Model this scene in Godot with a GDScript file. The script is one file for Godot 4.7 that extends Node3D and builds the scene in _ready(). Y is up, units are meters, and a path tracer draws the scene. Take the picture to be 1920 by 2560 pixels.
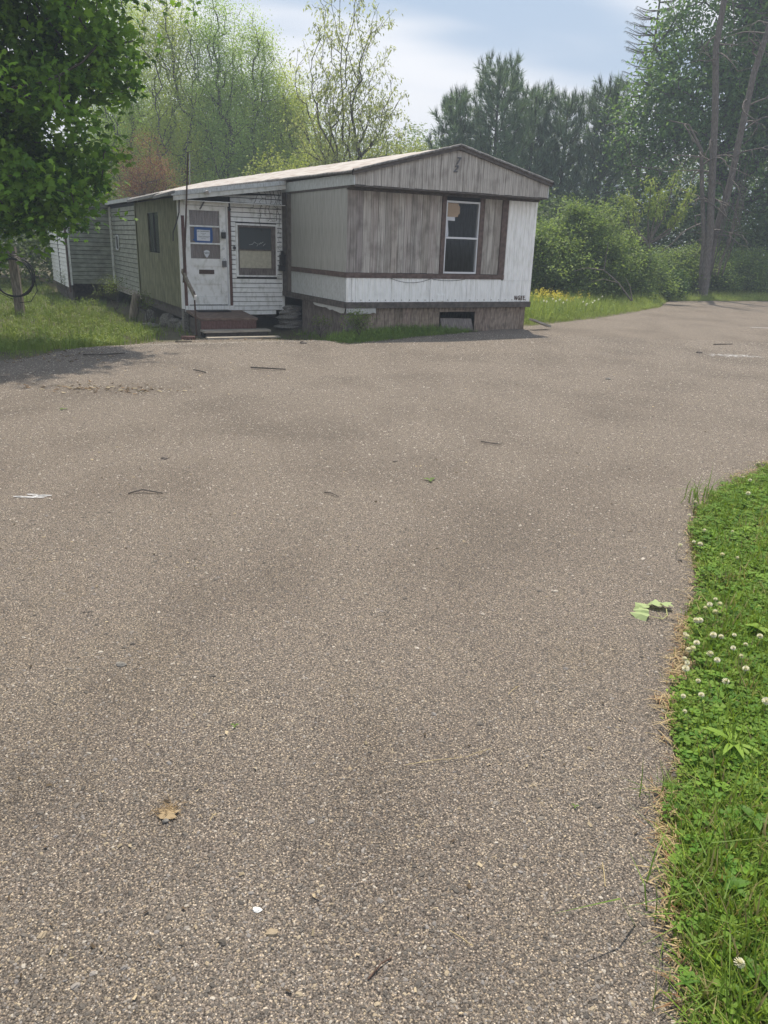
extends Node3D

const YAW := 0.490839            # the house stands turned this far to the camera
const HOUSE := Vector3(-0.847, 0.0, -15.033)
var U := Vector3(cos(YAW), 0, -sin(YAW))     # along the gable front, to the right
var V := Vector3(-sin(YAW), 0, -cos(YAW))    # towards the back of the house
var rng := RandomNumberGenerator.new()
var off := Vector3.ZERO          # house coordinates of the thing being built
var mats := {}
var used := {}

# ---------------------------------------------------------------- names and tags
func numbered(n: String) -> String:
	var k: int = used.get(n, -1) + 1
	used[n] = k
	return n if k == 0 else "%s_%03d" % [n, k]

func tag(o: Node, label: String, category: String, group := "", kind := "") -> Node:
	if label: o.set_meta("label", label)
	if category: o.set_meta("category", category)
	if group: o.set_meta("group", group)
	if kind: o.set_meta("kind", kind)
	return o

func thing(called: String, label: String, category: String, at := Vector3.ZERO, turn := 0.0, group := "") -> Node3D:
	var o := Node3D.new()
	o.name = numbered(called)
	o.position = at
	o.rotation.y = turn
	add_child(o, true)
	tag(o, label, category, group)
	return o

func put(called: String, st: SurfaceTool, m: Material, parent: Node = null) -> MeshInstance3D:
	return putm(called, st.commit(), m, parent)

func putm(called: String, mesh: Mesh, m: Material, parent: Node = null) -> MeshInstance3D:
	var o := MeshInstance3D.new()
	o.mesh = mesh
	o.material_override = m
	if parent == null:
		o.name = numbered(called)
		add_child(o, true)
	else:
		var k := 0
		var n := called
		while parent.has_node(NodePath(n)):
			k += 1
			n = "%s_%03d" % [called, k]
		o.name = n
		parent.add_child(o, true)
	return o

# ---------------------------------------------------------------- places
func hp(u: float, v: float, h := 0.0) -> Vector3:
	return HOUSE + U * u + V * v + Vector3(0, h, 0)

func uv_of(x: float, z: float) -> Vector2:
	var d := Vector3(x, 0, z) - HOUSE
	return Vector2(d.dot(U), d.dot(V))

func gh(x: float, z: float) -> float:
	var p := uv_of(x, z)
	return -0.27 * smoothstep(-1.5, 1.8, p.y) * (1.0 - smoothstep(-0.6, 1.2, p.x))

func on(x: float, d: float, up := 0.0) -> Vector3:      # a spot on the ground x to the right and d ahead
	return Vector3(x, gh(x, -d) + up, -d)

func lerp_table(t: Array, x: float) -> float:
	if x <= t[0].x: return t[0].y
	for i in range(1, t.size()):
		if x <= t[i].x:
			return lerpf(t[i - 1].y, t[i].y, (x - t[i - 1].x) / (t[i].x - t[i - 1].x))
	return t[t.size() - 1].y

# the drive's far edge and the near lawn's edge, both as depth over x
var FAR := [Vector2(-30, 7.5), Vector2(-14, 8.6), Vector2(-8, 9.4), Vector2(-5.4, 10.1), Vector2(-4.9, 10.9), Vector2(-4.7, 12.6), Vector2(-4.55, 15.0), Vector2(-3.87, 15.75), Vector2(-3.36, 16.0), Vector2(-2.74, 16.2), Vector2(-2.07, 16.1), Vector2(-1.45, 15.0), Vector2(-0.75, 13.65), Vector2(0.19, 14.64), Vector2(1.4, 15.9), Vector2(2.89, 17.8), Vector2(4.06, 19.15), Vector2(5.48, 21), Vector2(6.76, 22.9), Vector2(8.74, 26.2), Vector2(10.1, 29.5), Vector2(12.5, 30.7), Vector2(14.8, 31.8), Vector2(30, 36), Vector2(60, 44)]
var NEAR := [Vector2(0.45, -6), Vector2(0.66, 0.9), Vector2(0.72, 1.29), Vector2(0.77, 1.51), Vector2(0.84, 1.81), Vector2(0.9, 1.95), Vector2(1.03, 2.2), Vector2(1.08, 2.44), Vector2(1.21, 2.77), Vector2(1.39, 3.16), Vector2(1.62, 3.65), Vector2(1.77, 4.09), Vector2(1.89, 4.56), Vector2(2.12, 5.05), Vector2(2.49, 5.55), Vector2(3.2, 6.33), Vector2(4.5, 7.3), Vector2(8, 9), Vector2(14, 11), Vector2(30, 15), Vector2(60, 22)]
var wob := FastNoiseLite.new()

func far_edge(x: float) -> float:
	return lerp_table(FAR, x) + wob.get_noise_2d(x * 9.0, 3.0) * 0.16 + wob.get_noise_2d(x * 45.0, 13.0) * 0.06

func near_edge(x: float) -> float:
	return lerp_table(NEAR, x) + wob.get_noise_2d(x * 30.0, 77.0) * 0.08 + wob.get_noise_2d(x * 130.0, 57.0) * 0.075

# ---------------------------------------------------------------- shapes
func begin() -> SurfaceTool:
	var st := SurfaceTool.new()
	st.begin(Mesh.PRIMITIVE_TRIANGLES)
	return st

func tri(st: SurfaceTool, a: Vector3, b: Vector3, c: Vector3, out: Vector3, col := Color.WHITE) -> void:
	var n := (b - a).cross(c - a)
	if n.length_squared() < 1e-16: return
	n = n.normalized()
	if n.dot(out) < 0:
		n = -n
		var t := b
		b = c
		c = t
	st.set_color(col)
	st.set_normal(n)
	st.add_vertex(a)
	st.add_vertex(c)
	st.add_vertex(b)

func quad(st: SurfaceTool, a: Vector3, b: Vector3, c: Vector3, d: Vector3, out: Vector3, col := Color.WHITE) -> void:
	tri(st, a, b, c, out, col)
	tri(st, a, c, d, out, col)

func hexa(st: SurfaceTool, p: Array, col := Color.WHITE) -> void:     # four corners below, four above, in the same order
	var m := Vector3.ZERO
	for q in p: m += q
	m /= 8.0
	for f in [[0, 1, 2, 3], [4, 5, 6, 7], [0, 1, 5, 4], [1, 2, 6, 5], [2, 3, 7, 6], [3, 0, 4, 7]]:
		var c: Vector3 = (p[f[0]] + p[f[1]] + p[f[2]] + p[f[3]]) / 4.0
		quad(st, p[f[0]], p[f[1]], p[f[2]], p[f[3]], c - m, col)

func box(st: SurfaceTool, c: Vector3, s: Vector3, b := Basis(), col := Color.WHITE) -> void:
	var h := s / 2.0
	var p := []
	for y in [-1, 1]:
		for k in [[-1, -1], [1, -1], [1, 1], [-1, 1]]:
			p.append(c + b * Vector3(h.x * k[0], h.y * y, h.z * k[1]))
	hexa(st, p, col)

func lc(u: float, h: float, v: float) -> Vector3:          # house coordinates -> the thing's own
	return Vector3(u, h, -v) - off

func hb(st: SurfaceTool, u0: float, u1: float, h0: float, h1: float, v0: float, v1: float, col := Color.WHITE) -> void:
	hexa(st, [lc(u0, h0, v0), lc(u1, h0, v0), lc(u1, h0, v1), lc(u0, h0, v1), lc(u0, h1, v0), lc(u1, h1, v0), lc(u1, h1, v1), lc(u0, h1, v1)], col)

func hbox(called: String, u0: float, u1: float, h0: float, h1: float, v0: float, v1: float, m: Material, parent: Node, col := Color.WHITE) -> MeshInstance3D:
	var st := begin()
	hb(st, u0, u1, h0, h1, v0, v1, col)
	return put(called, st, m, parent)

func tube(st: SurfaceTool, pts: Array, radii: Array, sides := 6, col := Color.WHITE, caps := false) -> void:
	var rings := []
	var norms := []
	var n := pts.size()
	var side := Vector3.ZERO
	for i in n:
		var d: Vector3 = (pts[mini(i + 1, n - 1)] - pts[maxi(i - 1, 0)]).normalized()
		if side == Vector3.ZERO:
			side = d.cross(Vector3.UP if absf(d.y) < 0.9 else Vector3.RIGHT).normalized()
		else:
			side = (side - d * side.dot(d)).normalized()
		var up := d.cross(side)
		var ring := []
		var nn := []
		for k in sides:
			var a := TAU * k / sides
			var o := side * cos(a) + up * sin(a)
			ring.append(pts[i] + o * radii[i])
			nn.append(o)
		rings.append(ring)
		norms.append(nn)
	for i in n - 1:
		for k in sides:
			var k2 := (k + 1) % sides
			var q := [[i, k], [i + 1, k2], [i, k2], [i, k], [i + 1, k], [i + 1, k2]]
			for e in q:
				st.set_color(col)
				st.set_normal(norms[e[0]][e[1]])
				st.add_vertex(rings[e[0]][e[1]])
	if caps:
		for i in [0, n - 1]:
			var out: Vector3 = pts[i] - pts[1 if i == 0 else n - 2]
			for k in range(1, sides - 1):
				tri(st, rings[i][0], rings[i][k], rings[i][k + 1], out, col)

func rock(st: SurfaceTool, c: Vector3, r: Vector3, seed_: int, col := Color.WHITE) -> void:
	var n := FastNoiseLite.new()
	n.seed = seed_
	n.frequency = 0.9
	var rows := 6
	var cols := 9
	var g := []
	for i in rows + 1:
		var row := []
		for j in cols:
			var a := PI * i / rows
			var b := TAU * j / cols
			var d := Vector3(sin(a) * cos(b), cos(a), sin(a) * sin(b))
			row.append(c + d * r * (1.0 + 0.45 * n.get_noise_3dv(d * 1.3)))
		g.append(row)
	for i in rows:
		for j in cols:
			var j2 := (j + 1) % cols
			quad(st, g[i][j], g[i][j2], g[i + 1][j2], g[i + 1][j], (g[i][j] + g[i + 1][j2]) / 2.0 - c, col)

# ---------------------------------------------------------------- materials
func lin(r: float, g: float, b: float) -> Color:
	return Color(r, g, b).linear_to_srgb()

func ramp(stops: Array) -> Gradient:
	var g := Gradient.new()
	var o := PackedFloat32Array()
	var c := PackedColorArray()
	for s in stops:
		o.append(s[0])
		c.append(lin(s[1], s[2], s[3]))
	g.offsets = o
	g.colors = c
	return g

func noise(kind: int, freq: float, seed_: int, octaves := 4) -> FastNoiseLite:
	var n := FastNoiseLite.new()
	n.noise_type = kind
	n.frequency = freq
	n.seed = seed_
	n.fractal_octaves = octaves
	if octaves <= 1: n.fractal_type = FastNoiseLite.FRACTAL_NONE
	return n

func ntex(n: FastNoiseLite, size: int, g: Gradient = null, skirt := 0.1) -> NoiseTexture2D:
	var t := NoiseTexture2D.new()
	t.width = size
	t.height = size
	t.seamless = true
	t.seamless_blend_skirt = skirt
	t.generate_mipmaps = false
	t.noise = n
	if g: t.color_ramp = g
	return t

func flat(r: float, g: float, b: float, rough := 0.8, metal := 0.0) -> StandardMaterial3D:
	var m := StandardMaterial3D.new()
	m.albedo_color = lin(r, g, b)
	m.roughness = rough
	m.metallic = metal
	m.vertex_color_use_as_albedo = true
	return m

func worn(tex: Texture2D, scale: Vector3, rough := 0.85, bump: Texture2D = null, bump_cm := 0.2, offset := Vector3.ZERO, world := false) -> StandardMaterial3D:
	var m := StandardMaterial3D.new()
	m.albedo_texture = tex
	m.roughness = rough
	m.vertex_color_use_as_albedo = true
	m.uv1_triplanar = true
	m.uv1_world_triplanar = world
	m.uv1_scale = scale
	m.uv1_offset = offset
	m.uv1_triplanar_sharpness = 6.0
	if bump:
		m.heightmap_enabled = true
		m.heightmap_texture = bump
		m.heightmap_scale = bump_cm
	return m

func grime(m: StandardMaterial3D, tex: Texture2D, scale: Vector3) -> StandardMaterial3D:
	m.detail_enabled = true
	m.detail_blend_mode = BaseMaterial3D.BLEND_MODE_MUL
	m.detail_uv_layer = BaseMaterial3D.DETAIL_UV_2
	m.detail_albedo = tex
	m.uv2_triplanar = true
	m.uv2_scale = scale
	return m

func leafy(r := 1.0, g := 1.0, b := 1.0, through := 0.9, rough := 0.55) -> StandardMaterial3D:
	var m := flat(r, g, b, rough)
	m.backlight_enabled = true
	m.backlight = lin(through, through, through * 0.55)
	m.metallic_specular = 0.35
	m.cull_mode = BaseMaterial3D.CULL_DISABLED
	return m

# ---------------------------------------------------------------- scattered copies
class Copies:
	var b := PackedFloat32Array()
	var n := 0
	func add(p: Vector3, s: Basis, c: Color) -> void:
		b.append_array([s.x.x, s.y.x, s.z.x, p.x, s.x.y, s.y.y, s.z.y, p.y, s.x.z, s.y.z, s.z.z, p.z, c.r, c.g, c.b, 1.0])
		n += 1

func scatter(called: String, c: Copies, mesh: Mesh, m: Material, parent: Node = null) -> MultiMeshInstance3D:
	var mm := MultiMesh.new()
	mm.transform_format = MultiMesh.TRANSFORM_3D
	mm.use_colors = true
	mm.mesh = mesh
	mm.instance_count = c.n
	var s := c.b
	for i in c.n:
		var k := i * 16
		mm.set_instance_transform(i, Transform3D(Basis(Vector3(s[k], s[k + 4], s[k + 8]), Vector3(s[k + 1], s[k + 5], s[k + 9]), Vector3(s[k + 2], s[k + 6], s[k + 10])), Vector3(s[k + 3], s[k + 7], s[k + 11])))
		mm.set_instance_color(i, Color(s[k + 12], s[k + 13], s[k + 14]))
	var o := MultiMeshInstance3D.new()
	o.multimesh = mm
	o.material_override = m
	if parent == null:
		o.name = numbered(called)
		add_child(o, true)
	else:
		o.name = called
		parent.add_child(o, true)
	o.set_meta("kind", "stuff")
	return o

func tilted(yaw: float, tilt: float, s: float) -> Basis:
	return Basis(Vector3.UP, yaw) * Basis(Vector3.RIGHT, tilt) * Basis.from_scale(Vector3(s, s, s))

func tint(a: Color, b: Color, spread := 0.25) -> Color:
	var c := a.lerp(b, rng.randf())
	var k := 1.0 + rng.randf_range(-spread, spread)
	return Color(c.r * k, c.g * k, c.b * k)

# ---------------------------------------------------------------- leaves, blades, needles
func lobed(st: SurfaceTool, at: Vector3, b: Basis, s: float, fold := 0.25, col := Color.WHITE) -> void:
	# a five-lobed leaf along -z from its stalk, a little folded along its rib
	var half := [Vector2(0.0, 0.02), Vector2(0.3, 0.05), Vector2(0.5, 0.22), Vector2(0.34, 0.34), Vector2(0.56, 0.66), Vector2(0.24, 0.66), Vector2(0.0, 1.08)]
	for side in [-1, 1]:
		for i in range(0, half.size() - 1):
			var p0: Vector2 = half[i]
			var p1: Vector2 = half[i + 1]
			var a := at + b * (Vector3(p0.x * side, -fold * p0.x + 0.1 * sin(p0.y * 3.0), -p0.y) * s)
			var c := at + b * (Vector3(p1.x * side, -fold * p1.x + 0.1 * sin(p1.y * 3.0), -p1.y) * s)
			tri(st, at + b * (Vector3(0, 0.06, -0.4) * s), a, c, b.y, col)

func diamond(st: SurfaceTool, at: Vector3, b: Basis, l: float, w: float, col := Color.WHITE) -> void:
	# a plain pointed leaf along -z, folded along its rib and bent down
	var r0 := at
	var r1 := at + b * Vector3(0, 0.06 * l, -0.45 * l)
	var r2 := at + b * Vector3(0, -0.08 * l, -l)
	for s in [-1, 1]:
		var e := at + b * Vector3(s * w * 0.5, 0.02 * l + 0.12 * w, -0.42 * l)
		tri(st, r0, e, r1, b.y, col)
		tri(st, r1, e, r2, b.y, col)

func leaf_spray(count: int, size: float, spread: float, kind: String, seed_: int, droop := 0.4) -> ArrayMesh:
	var r := RandomNumberGenerator.new()
	r.seed = seed_
	var st := begin()
	for i in count:
		var p := Vector3(r.randfn(), r.randfn() * 0.75, r.randfn()) * spread * 0.55
		var b := Basis(Vector3.UP, r.randf() * TAU) * Basis(Vector3.RIGHT, -droop + r.randfn() * 0.45) * Basis(Vector3.BACK, r.randfn() * 0.5)
		var s := size * r.randf_range(0.7, 1.25)
		var k := r.randf_range(0.75, 1.2)
		var c := Color(k, k, k)
		if kind == "lobed": lobed(st, p, b, s, 0.25, c)
		else: diamond(st, p, b, s, s * (0.5 if kind == "plain" else 0.34), c)
	return st.commit()

func needle_tuft(count: int, length: float, width: float, seed_: int, open := 0.8) -> ArrayMesh:
	var r := RandomNumberGenerator.new()
	r.seed = seed_
	var st := begin()
	for i in count:
		var y := r.randf() * TAU
		var t := r.randf_range(0.15, open)
		var d := Vector3(sin(t) * cos(y), cos(t), sin(t) * sin(y))
		var p := Vector3(0, r.randf_range(-0.3, 0.35) * length, 0)
		var s := d.cross(Vector3(r.randfn(), r.randfn(), r.randfn())).normalized() * width
		var k := r.randf_range(0.8, 1.2)
		tri(st, p - s, p + s, p + d * length * r.randf_range(0.7, 1.1), Vector3.UP, Color(k, k, k))
	return st.commit()

func grass_tuft(blades: int, height: float, width: float, spread: float, seed_: int, lean := 0.45) -> ArrayMesh:
	var r := RandomNumberGenerator.new()
	r.seed = seed_
	var st := begin()
	for i in blades:
		var y := r.randf() * TAU
		var out := Vector3(cos(y), 0, sin(y))
		var p := Vector3(r.randfn(), 0, r.randfn()) * spread
		var h := height * r.randf_range(0.45, 1.1)
		var w := out.cross(Vector3.UP).normalized() * width * r.randf_range(0.7, 1.3)
		var l := lean * r.randf_range(0.2, 1.6)
		var a := p + Vector3.UP * h * 0.5 + out * l * h * 0.22
		var b := p + Vector3.UP * h * (1.0 - 0.3 * l) + out * l * h * 0.9
		var k := r.randf_range(0.7, 1.25)
		var c := Color(k, k, k * 0.95)
		var nn := (Vector3.UP * 0.4 + out).normalized()
		quad(st, p - w, p + w, a + w * 0.8, a - w * 0.8, nn, c)
		tri(st, a - w * 0.8, a + w * 0.8, b, nn, c)
	return st.commit()

# ---------------------------------------------------------------- trees
# A crown is filled with points; each is joined to the nearest branch already there, so limbs run out into the crown's own outline.
func in_ellipsoids(ells: Array, n: int, r: RandomNumberGenerator, shell := 0.45) -> Array:
	var vol := []
	var total := 0.0
	for e in ells:
		total += e[1].x * e[1].y * e[1].z
		vol.append(total)
	var out := []
	for i in n:
		var k := r.randf() * total
		var j := 0
		while vol[j] < k: j += 1
		var d := Vector3(r.randfn(), r.randfn(), r.randfn()).normalized() * pow(r.randf(), shell)
		out.append(ells[j][0] + d * ells[j][1])
	return out

func skeleton(start: Array, pts: Array, bf: float, down := 1.2) -> Dictionary:
	var pos := start.duplicate()
	var par := []
	var length := []
	for i in start.size():
		par.append(i - 1)
		length.append(0.0 if i == 0 else length[i - 1] + start[i].distance_to(start[i - 1]) * 0.6)
	var n := pts.size()
	var best := PackedFloat32Array()
	var who := PackedInt32Array()
	best.resize(n)
	who.resize(n)
	best.fill(1e9)
	var left := range(n)
	var fresh := range(start.size())
	while left.size():
		var pick := -1
		var low := 1e9
		for li in left.size():
			var i: int = left[li]
			for f in fresh:
				var d: Vector3 = pts[i] - pos[f]
				var c: float = d.length() + maxf(0.0, -d.y) * down + bf * length[f]
				if c < best[i]:
					best[i] = c
					who[i] = f
			if best[i] < low:
				low = best[i]
				pick = li
		var p: int = left[pick]
		left[pick] = left[left.size() - 1]
		left.pop_back()
		pos.append(pts[p])
		par.append(who[p])
		length.append(length[who[p]] + pts[p].distance_to(pos[who[p]]))
		fresh = [pos.size() - 1]
	return {"pos": pos, "par": par, "first": start.size()}

func wood(sk: Dictionary, tip: float, base_r: float, power := 2.3, col := Color.WHITE, wiggle := 0.07) -> SurfaceTool:
	var pos: Array = sk.pos
	var par: Array = sk.par
	var n := pos.size()
	var sum := []
	sum.resize(n)
	sum.fill(0.0)
	for i in range(n - 1, -1, -1):
		if sum[i] == 0.0: sum[i] = pow(tip, power)
		if par[i] >= 0: sum[par[i]] += sum[i]
	var k: float = base_r / pow(sum[0], 1.0 / power)
	var st := begin()
	for i in range(1, n):
		var p: Vector3 = pos[par[i]]
		var q: Vector3 = pos[i]
		var r1: float = maxf(tip * 0.6, k * pow(sum[i], 1.0 / power))
		var r0: float = minf(r1 * 1.35, k * pow(sum[par[i]], 1.0 / power))
		var l := p.distance_to(q)
		var m := p.lerp(q, 0.5) + Vector3(rng.randfn(), rng.randfn() - 0.5, rng.randfn()) * l * wiggle
		tube(st, [p, m, q], [r0, (r0 + r1) / 2.0, r1], 7 if r1 > 0.06 else (4 if r1 > 0.02 else 3), col)
	return st

# o: base, ells, start, points, bf, tip, radius, per (sprays a point), around (how far they lie from it), mesh, size, ca, cb (leaf colours), leaf and bark materials
func tree(called: String, label: String, category: String, group: String, base: Vector3, o: Dictionary) -> Node3D:
	var r := RandomNumberGenerator.new()
	r.seed = o.seed
	rng.seed = o.seed + 7
	var t := thing(called, label, category, base, 0.0, group)
	var pts := in_ellipsoids(o.ells, o.points, r, o.get("shell", 0.45))
	var sk := skeleton(o.start, pts, o.bf, o.get("down", 1.2))
	put("stems" if category == "bush" else "trunk", wood(sk, o.tip, o.radius, o.get("power", 2.1), Color.WHITE, o.get("wiggle", 0.06)), o.bark, t)
	var c := Copies.new()
	var low: float = o.get("light_from", -99.0)
	for i in range(sk.first, sk.pos.size()):
		var q: Vector3 = sk.pos[i]
		var p: Vector3 = sk.pos[sk.par[i]]
		for k in o.per:
			var at: Vector3 = q.lerp(p, r.randf() * 0.6) + Vector3(r.randfn(), r.randfn() * 0.8, r.randfn()) * o.around
			if at.y + base.y < 0.15: continue
			c.add(at, tilted(r.randf() * TAU, r.randfn() * 0.3, o.size * r.randf_range(0.7, 1.3)), tint(o.ca, o.cb, o.get("vary", 0.25)))
	if c.n: scatter("foliage", c, o.mesh, o.leaf, t)
	return t

# ---------------------------------------------------------------- sky and light
func make_sky() -> PanoramaSkyMaterial:
	var w := 1536
	var h := 768
	var big := noise(FastNoiseLite.TYPE_SIMPLEX_SMOOTH, 0.55, 11, 5)
	var fine := noise(FastNoiseLite.TYPE_SIMPLEX_SMOOTH, 1.7, 29, 4)
	var im := Image.create(w, h, false, Image.FORMAT_RGBF)
	for j in h:
		var el := PI * (0.5 - (j + 0.5) / h)
		var y := sin(el)
		for i in w:
			if y <= -0.05:
				im.set_pixel(i, j, Color(0.2, 0.2, 0.18))
				continue
			var az := TAU * (i + 0.5) / w
			var d := Vector3(sin(az) * cos(el), y, cos(az) * cos(el))
			# thin high cloud on a level sheet far up, drawn out along one wind
			var p := Vector2(d.x, d.z) / (maxf(y, 0.0) + 0.22)
			p = p.rotated(SKY_TURN)
			var a := big.get_noise_3d(p.x * 0.42 + SKY_SHIFT, p.y * 1.5, 0.0) + 0.5 * fine.get_noise_3d(p.x * 0.55, p.y * 1.9 + 4.0, 3.0)
			var cloud := smoothstep(-0.42, 0.24, a) * 0.92
			var t := pow(1.0 - clampf(y, 0.0, 1.0), 2.6)
			var blue := Color(0.235, 0.335, 0.48).lerp(Color(0.40, 0.46, 0.535), t)
			var white := Color(0.72, 0.715, 0.73).lerp(Color(0.60, 0.61, 0.635), t)
			im.set_pixel(i, j, blue.lerp(white, cloud))
	var m := PanoramaSkyMaterial.new()
	m.panorama = ImageTexture.create_from_image(im)
	return m

const SKY_TURN := -0.12
const SKY_SHIFT := 5.2

func make_camera_and_light() -> void:
	var cam := Camera3D.new()
	cam.name = "camera"
	cam.fov = rad_to_deg(2.0 * atan(1280.0 / 1944.8))
	cam.near = 0.05
	cam.far = 600.0
	cam.transform = Transform3D(Basis(Vector3.RIGHT, deg_to_rad(-19.007)) * Basis(Vector3.BACK, deg_to_rad(1.94)), Vector3(0, 1.633, 0))
	add_child(cam)
	var e := Environment.new()
	e.background_mode = Environment.BG_SKY
	e.sky = Sky.new()
	e.sky.sky_material = make_sky()
	e.background_energy_multiplier = 1.0
	e.tonemap_mode = Environment.TONE_MAPPER_LINEAR
	e.tonemap_exposure = 1.65
	e.sdfgi_enabled = true
	e.ssao_enabled = true
	e.ssil_enabled = true
	e.fog_enabled = true
	e.fog_density = 0.0028
	e.fog_light_color = Color(0.86, 0.92, 1.0)
	var we := WorldEnvironment.new()
	we.name = "world_environment"
	we.environment = e
	add_child(we)
	var sun := DirectionalLight3D.new()
	sun.name = "sun"
	sun.light_color = Color(1.0, 0.95, 0.87)
	sun.light_energy = 1.1
	sun.light_angular_distance = 0.9
	sun.shadow_enabled = true
	# high, almost straight ahead: the gable's shadow lies a metre before its foot
	var from := (U * 0.6 + V * 1.05 + Vector3.UP * 2.84).normalized()
	sun.basis = Basis.looking_at(-from, Vector3.RIGHT)
	add_child(sun)

# ---------------------------------------------------------------- materials
func make_materials() -> void:
	var S := FastNoiseLite.TYPE_SIMPLEX_SMOOTH
	var cell := noise(FastNoiseLite.TYPE_CELLULAR, 0.1, 5, 1)
	cell.cellular_return_type = FastNoiseLite.RETURN_CELL_VALUE
	cell.cellular_jitter = 1.0
	var dist := noise(FastNoiseLite.TYPE_CELLULAR, 0.1, 5, 1)
	dist.cellular_return_type = FastNoiseLite.RETURN_DISTANCE
	dist.cellular_jitter = 1.0
	# stones of many greys and tans set in dark binder
	var stones := stone_texture(cell, dist, 1536, ramp([[0.0, 0.06, 0.052, 0.046], [0.25, 0.10, 0.087, 0.076], [0.42, 0.18, 0.152, 0.128], [0.58, 0.12, 0.107, 0.098], [0.7, 0.25, 0.205, 0.16], [0.82, 0.17, 0.15, 0.135], [0.92, 0.34, 0.28, 0.205], [1.0, 0.45, 0.40, 0.34]]))
	var blotch := ntex(noise(S, 0.011, 73, 6), 512, ramp([[0.0, 0.7, 0.685, 0.675], [0.4, 0.9, 0.885, 0.88], [0.6, 1, 0.995, 0.99], [1.0, 1, 1, 1]]))
	var relief := ntex(dist, 1536, ramp([[0.0, 1, 1, 1], [0.35, 0.8, 0.8, 0.8], [0.8, 0.15, 0.15, 0.15], [1.0, 0, 0, 0]]), 0.02)
	var m := worn(stones, Vector3.ONE * 1.62, 0.78, relief, 0.55, Vector3.ZERO, true)
	m.detail_enabled = true
	m.detail_blend_mode = BaseMaterial3D.BLEND_MODE_MUL
	m.detail_uv_layer = BaseMaterial3D.DETAIL_UV_2
	m.detail_albedo = blotch
	m.uv2_triplanar = true
	m.uv2_world_triplanar = true
	m.uv2_scale = Vector3(0.11, 0.11, 0.07)
	m.metallic_specular = 0.4
	mats.asphalt = m
	mats.pebble = flat(1, 1, 1, 0.7)
	mats.soil = worn(ntex(noise(S, 0.03, 8, 5), 512, ramp([[0.0, 0.045, 0.04, 0.025], [0.5, 0.08, 0.075, 0.04], [1.0, 0.14, 0.12, 0.07]])), Vector3.ONE * 0.8, 0.95, null, 0.0, Vector3.ZERO, true)

	var fibre := noise(S, 0.018, 21, 5)
	var fibre_tex := ntex(fibre, 512, ramp([[0.0, 0.15, 0.134, 0.12], [0.32, 0.32, 0.293, 0.267], [0.55, 0.44, 0.41, 0.375], [0.75, 0.55, 0.52, 0.48], [1.0, 0.68, 0.65, 0.61]]))
	var fibre_bump := ntex(fibre, 512)
	mats.stain = ntex(noise(S, 0.01, 31, 5), 512, ramp([[0.0, 0.6, 0.59, 0.58], [0.4, 0.88, 0.875, 0.87], [0.6, 1, 1, 1], [1.0, 1, 1, 1]]))
	mats.streak = ntex(noise(S, 0.02, 37, 4), 512, ramp([[0.0, 0.66, 0.66, 0.63], [0.36, 0.92, 0.92, 0.905], [0.5, 1, 1, 1], [1.0, 1, 1, 1]]))
	for k in 4:
		mats["wood%d" % k] = grime(worn(fibre_tex, Vector3(7.0, 0.1, 7.0), 0.9, fibre_bump, 0.15, Vector3(k * 0.37, k * 0.23, 0)), mats.stain, Vector3(0.7, 0.45, 0.7))
	mats.skirt = grime(worn(ntex(fibre, 512, ramp([[0.0, 0.12, 0.09, 0.07], [0.5, 0.26, 0.205, 0.162], [1.0, 0.38, 0.315, 0.26]])), Vector3(4, 0.4, 4), 0.9, fibre_bump, 0.2), mats.stain, Vector3(1.2, 1.2, 1.2))
	mats.greyskirt = grime(worn(ntex(fibre, 512, ramp([[0.0, 0.08, 0.066, 0.06], [0.5, 0.17, 0.145, 0.132], [1.0, 0.27, 0.235, 0.22]])), Vector3(4, 0.4, 4), 0.9, fibre_bump, 0.2), mats.stain, Vector3(1.2, 1.2, 1.2))
	var paint_tex := ntex(noise(S, 0.01, 41, 5), 512, ramp([[0.0, 0.80, 0.80, 0.785], [0.5, 0.875, 0.875, 0.865], [1.0, 0.9, 0.9, 0.895]]))
	mats.white = grime(worn(paint_tex, Vector3(1.0, 0.7, 1.0), 0.5), mats.streak, Vector3(2.6, 0.16, 2.6))
	mats.clap = grime(worn(paint_tex, Vector3(0.5, 1.0, 0.5), 0.55), mats.streak, Vector3(0.7, 0.35, 0.7))
	mats.door = grime(worn(paint_tex, Vector3(0.8, 0.8, 0.8), 0.45), mats.streak, Vector3(0.6, 0.4, 0.6))
	mats.side = grime(worn(ntex(noise(S, 0.015, 43, 5), 512, ramp([[0.0, 0.34, 0.335, 0.315], [0.5, 0.40, 0.395, 0.375], [1.0, 0.46, 0.455, 0.435]])), Vector3(2.6, 0.3, 2.6), 0.55), mats.streak, Vector3(3.0, 0.12, 3.0))
	mats.fascia = grime(worn(ntex(noise(S, 0.015, 44, 5), 512, ramp([[0.0, 0.42, 0.43, 0.43], [0.5, 0.52, 0.54, 0.55], [1.0, 0.6, 0.62, 0.63]])), Vector3(2, 0.6, 2), 0.5), mats.streak, Vector3(2.6, 0.8, 2.6))
	mats.brown = worn(ntex(noise(S, 0.02, 47, 4), 256, ramp([[0.0, 0.055, 0.036, 0.03], [0.5, 0.10, 0.066, 0.055], [1.0, 0.15, 0.105, 0.09]])), Vector3(1.5, 1.5, 1.5), 0.7)
	mats.darkbrown = worn(ntex(noise(S, 0.02, 48, 4), 256, ramp([[0.0, 0.045, 0.038, 0.034], [0.5, 0.085, 0.072, 0.064], [1.0, 0.13, 0.11, 0.10]])), Vector3(1.5, 1.5, 1.5), 0.75)
	mats.red = worn(ntex(noise(S, 0.03, 49, 4), 256, ramp([[0.0, 0.075, 0.036, 0.03], [0.5, 0.125, 0.062, 0.053], [1.0, 0.18, 0.10, 0.09]])), Vector3(3, 1, 3), 0.75)
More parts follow.
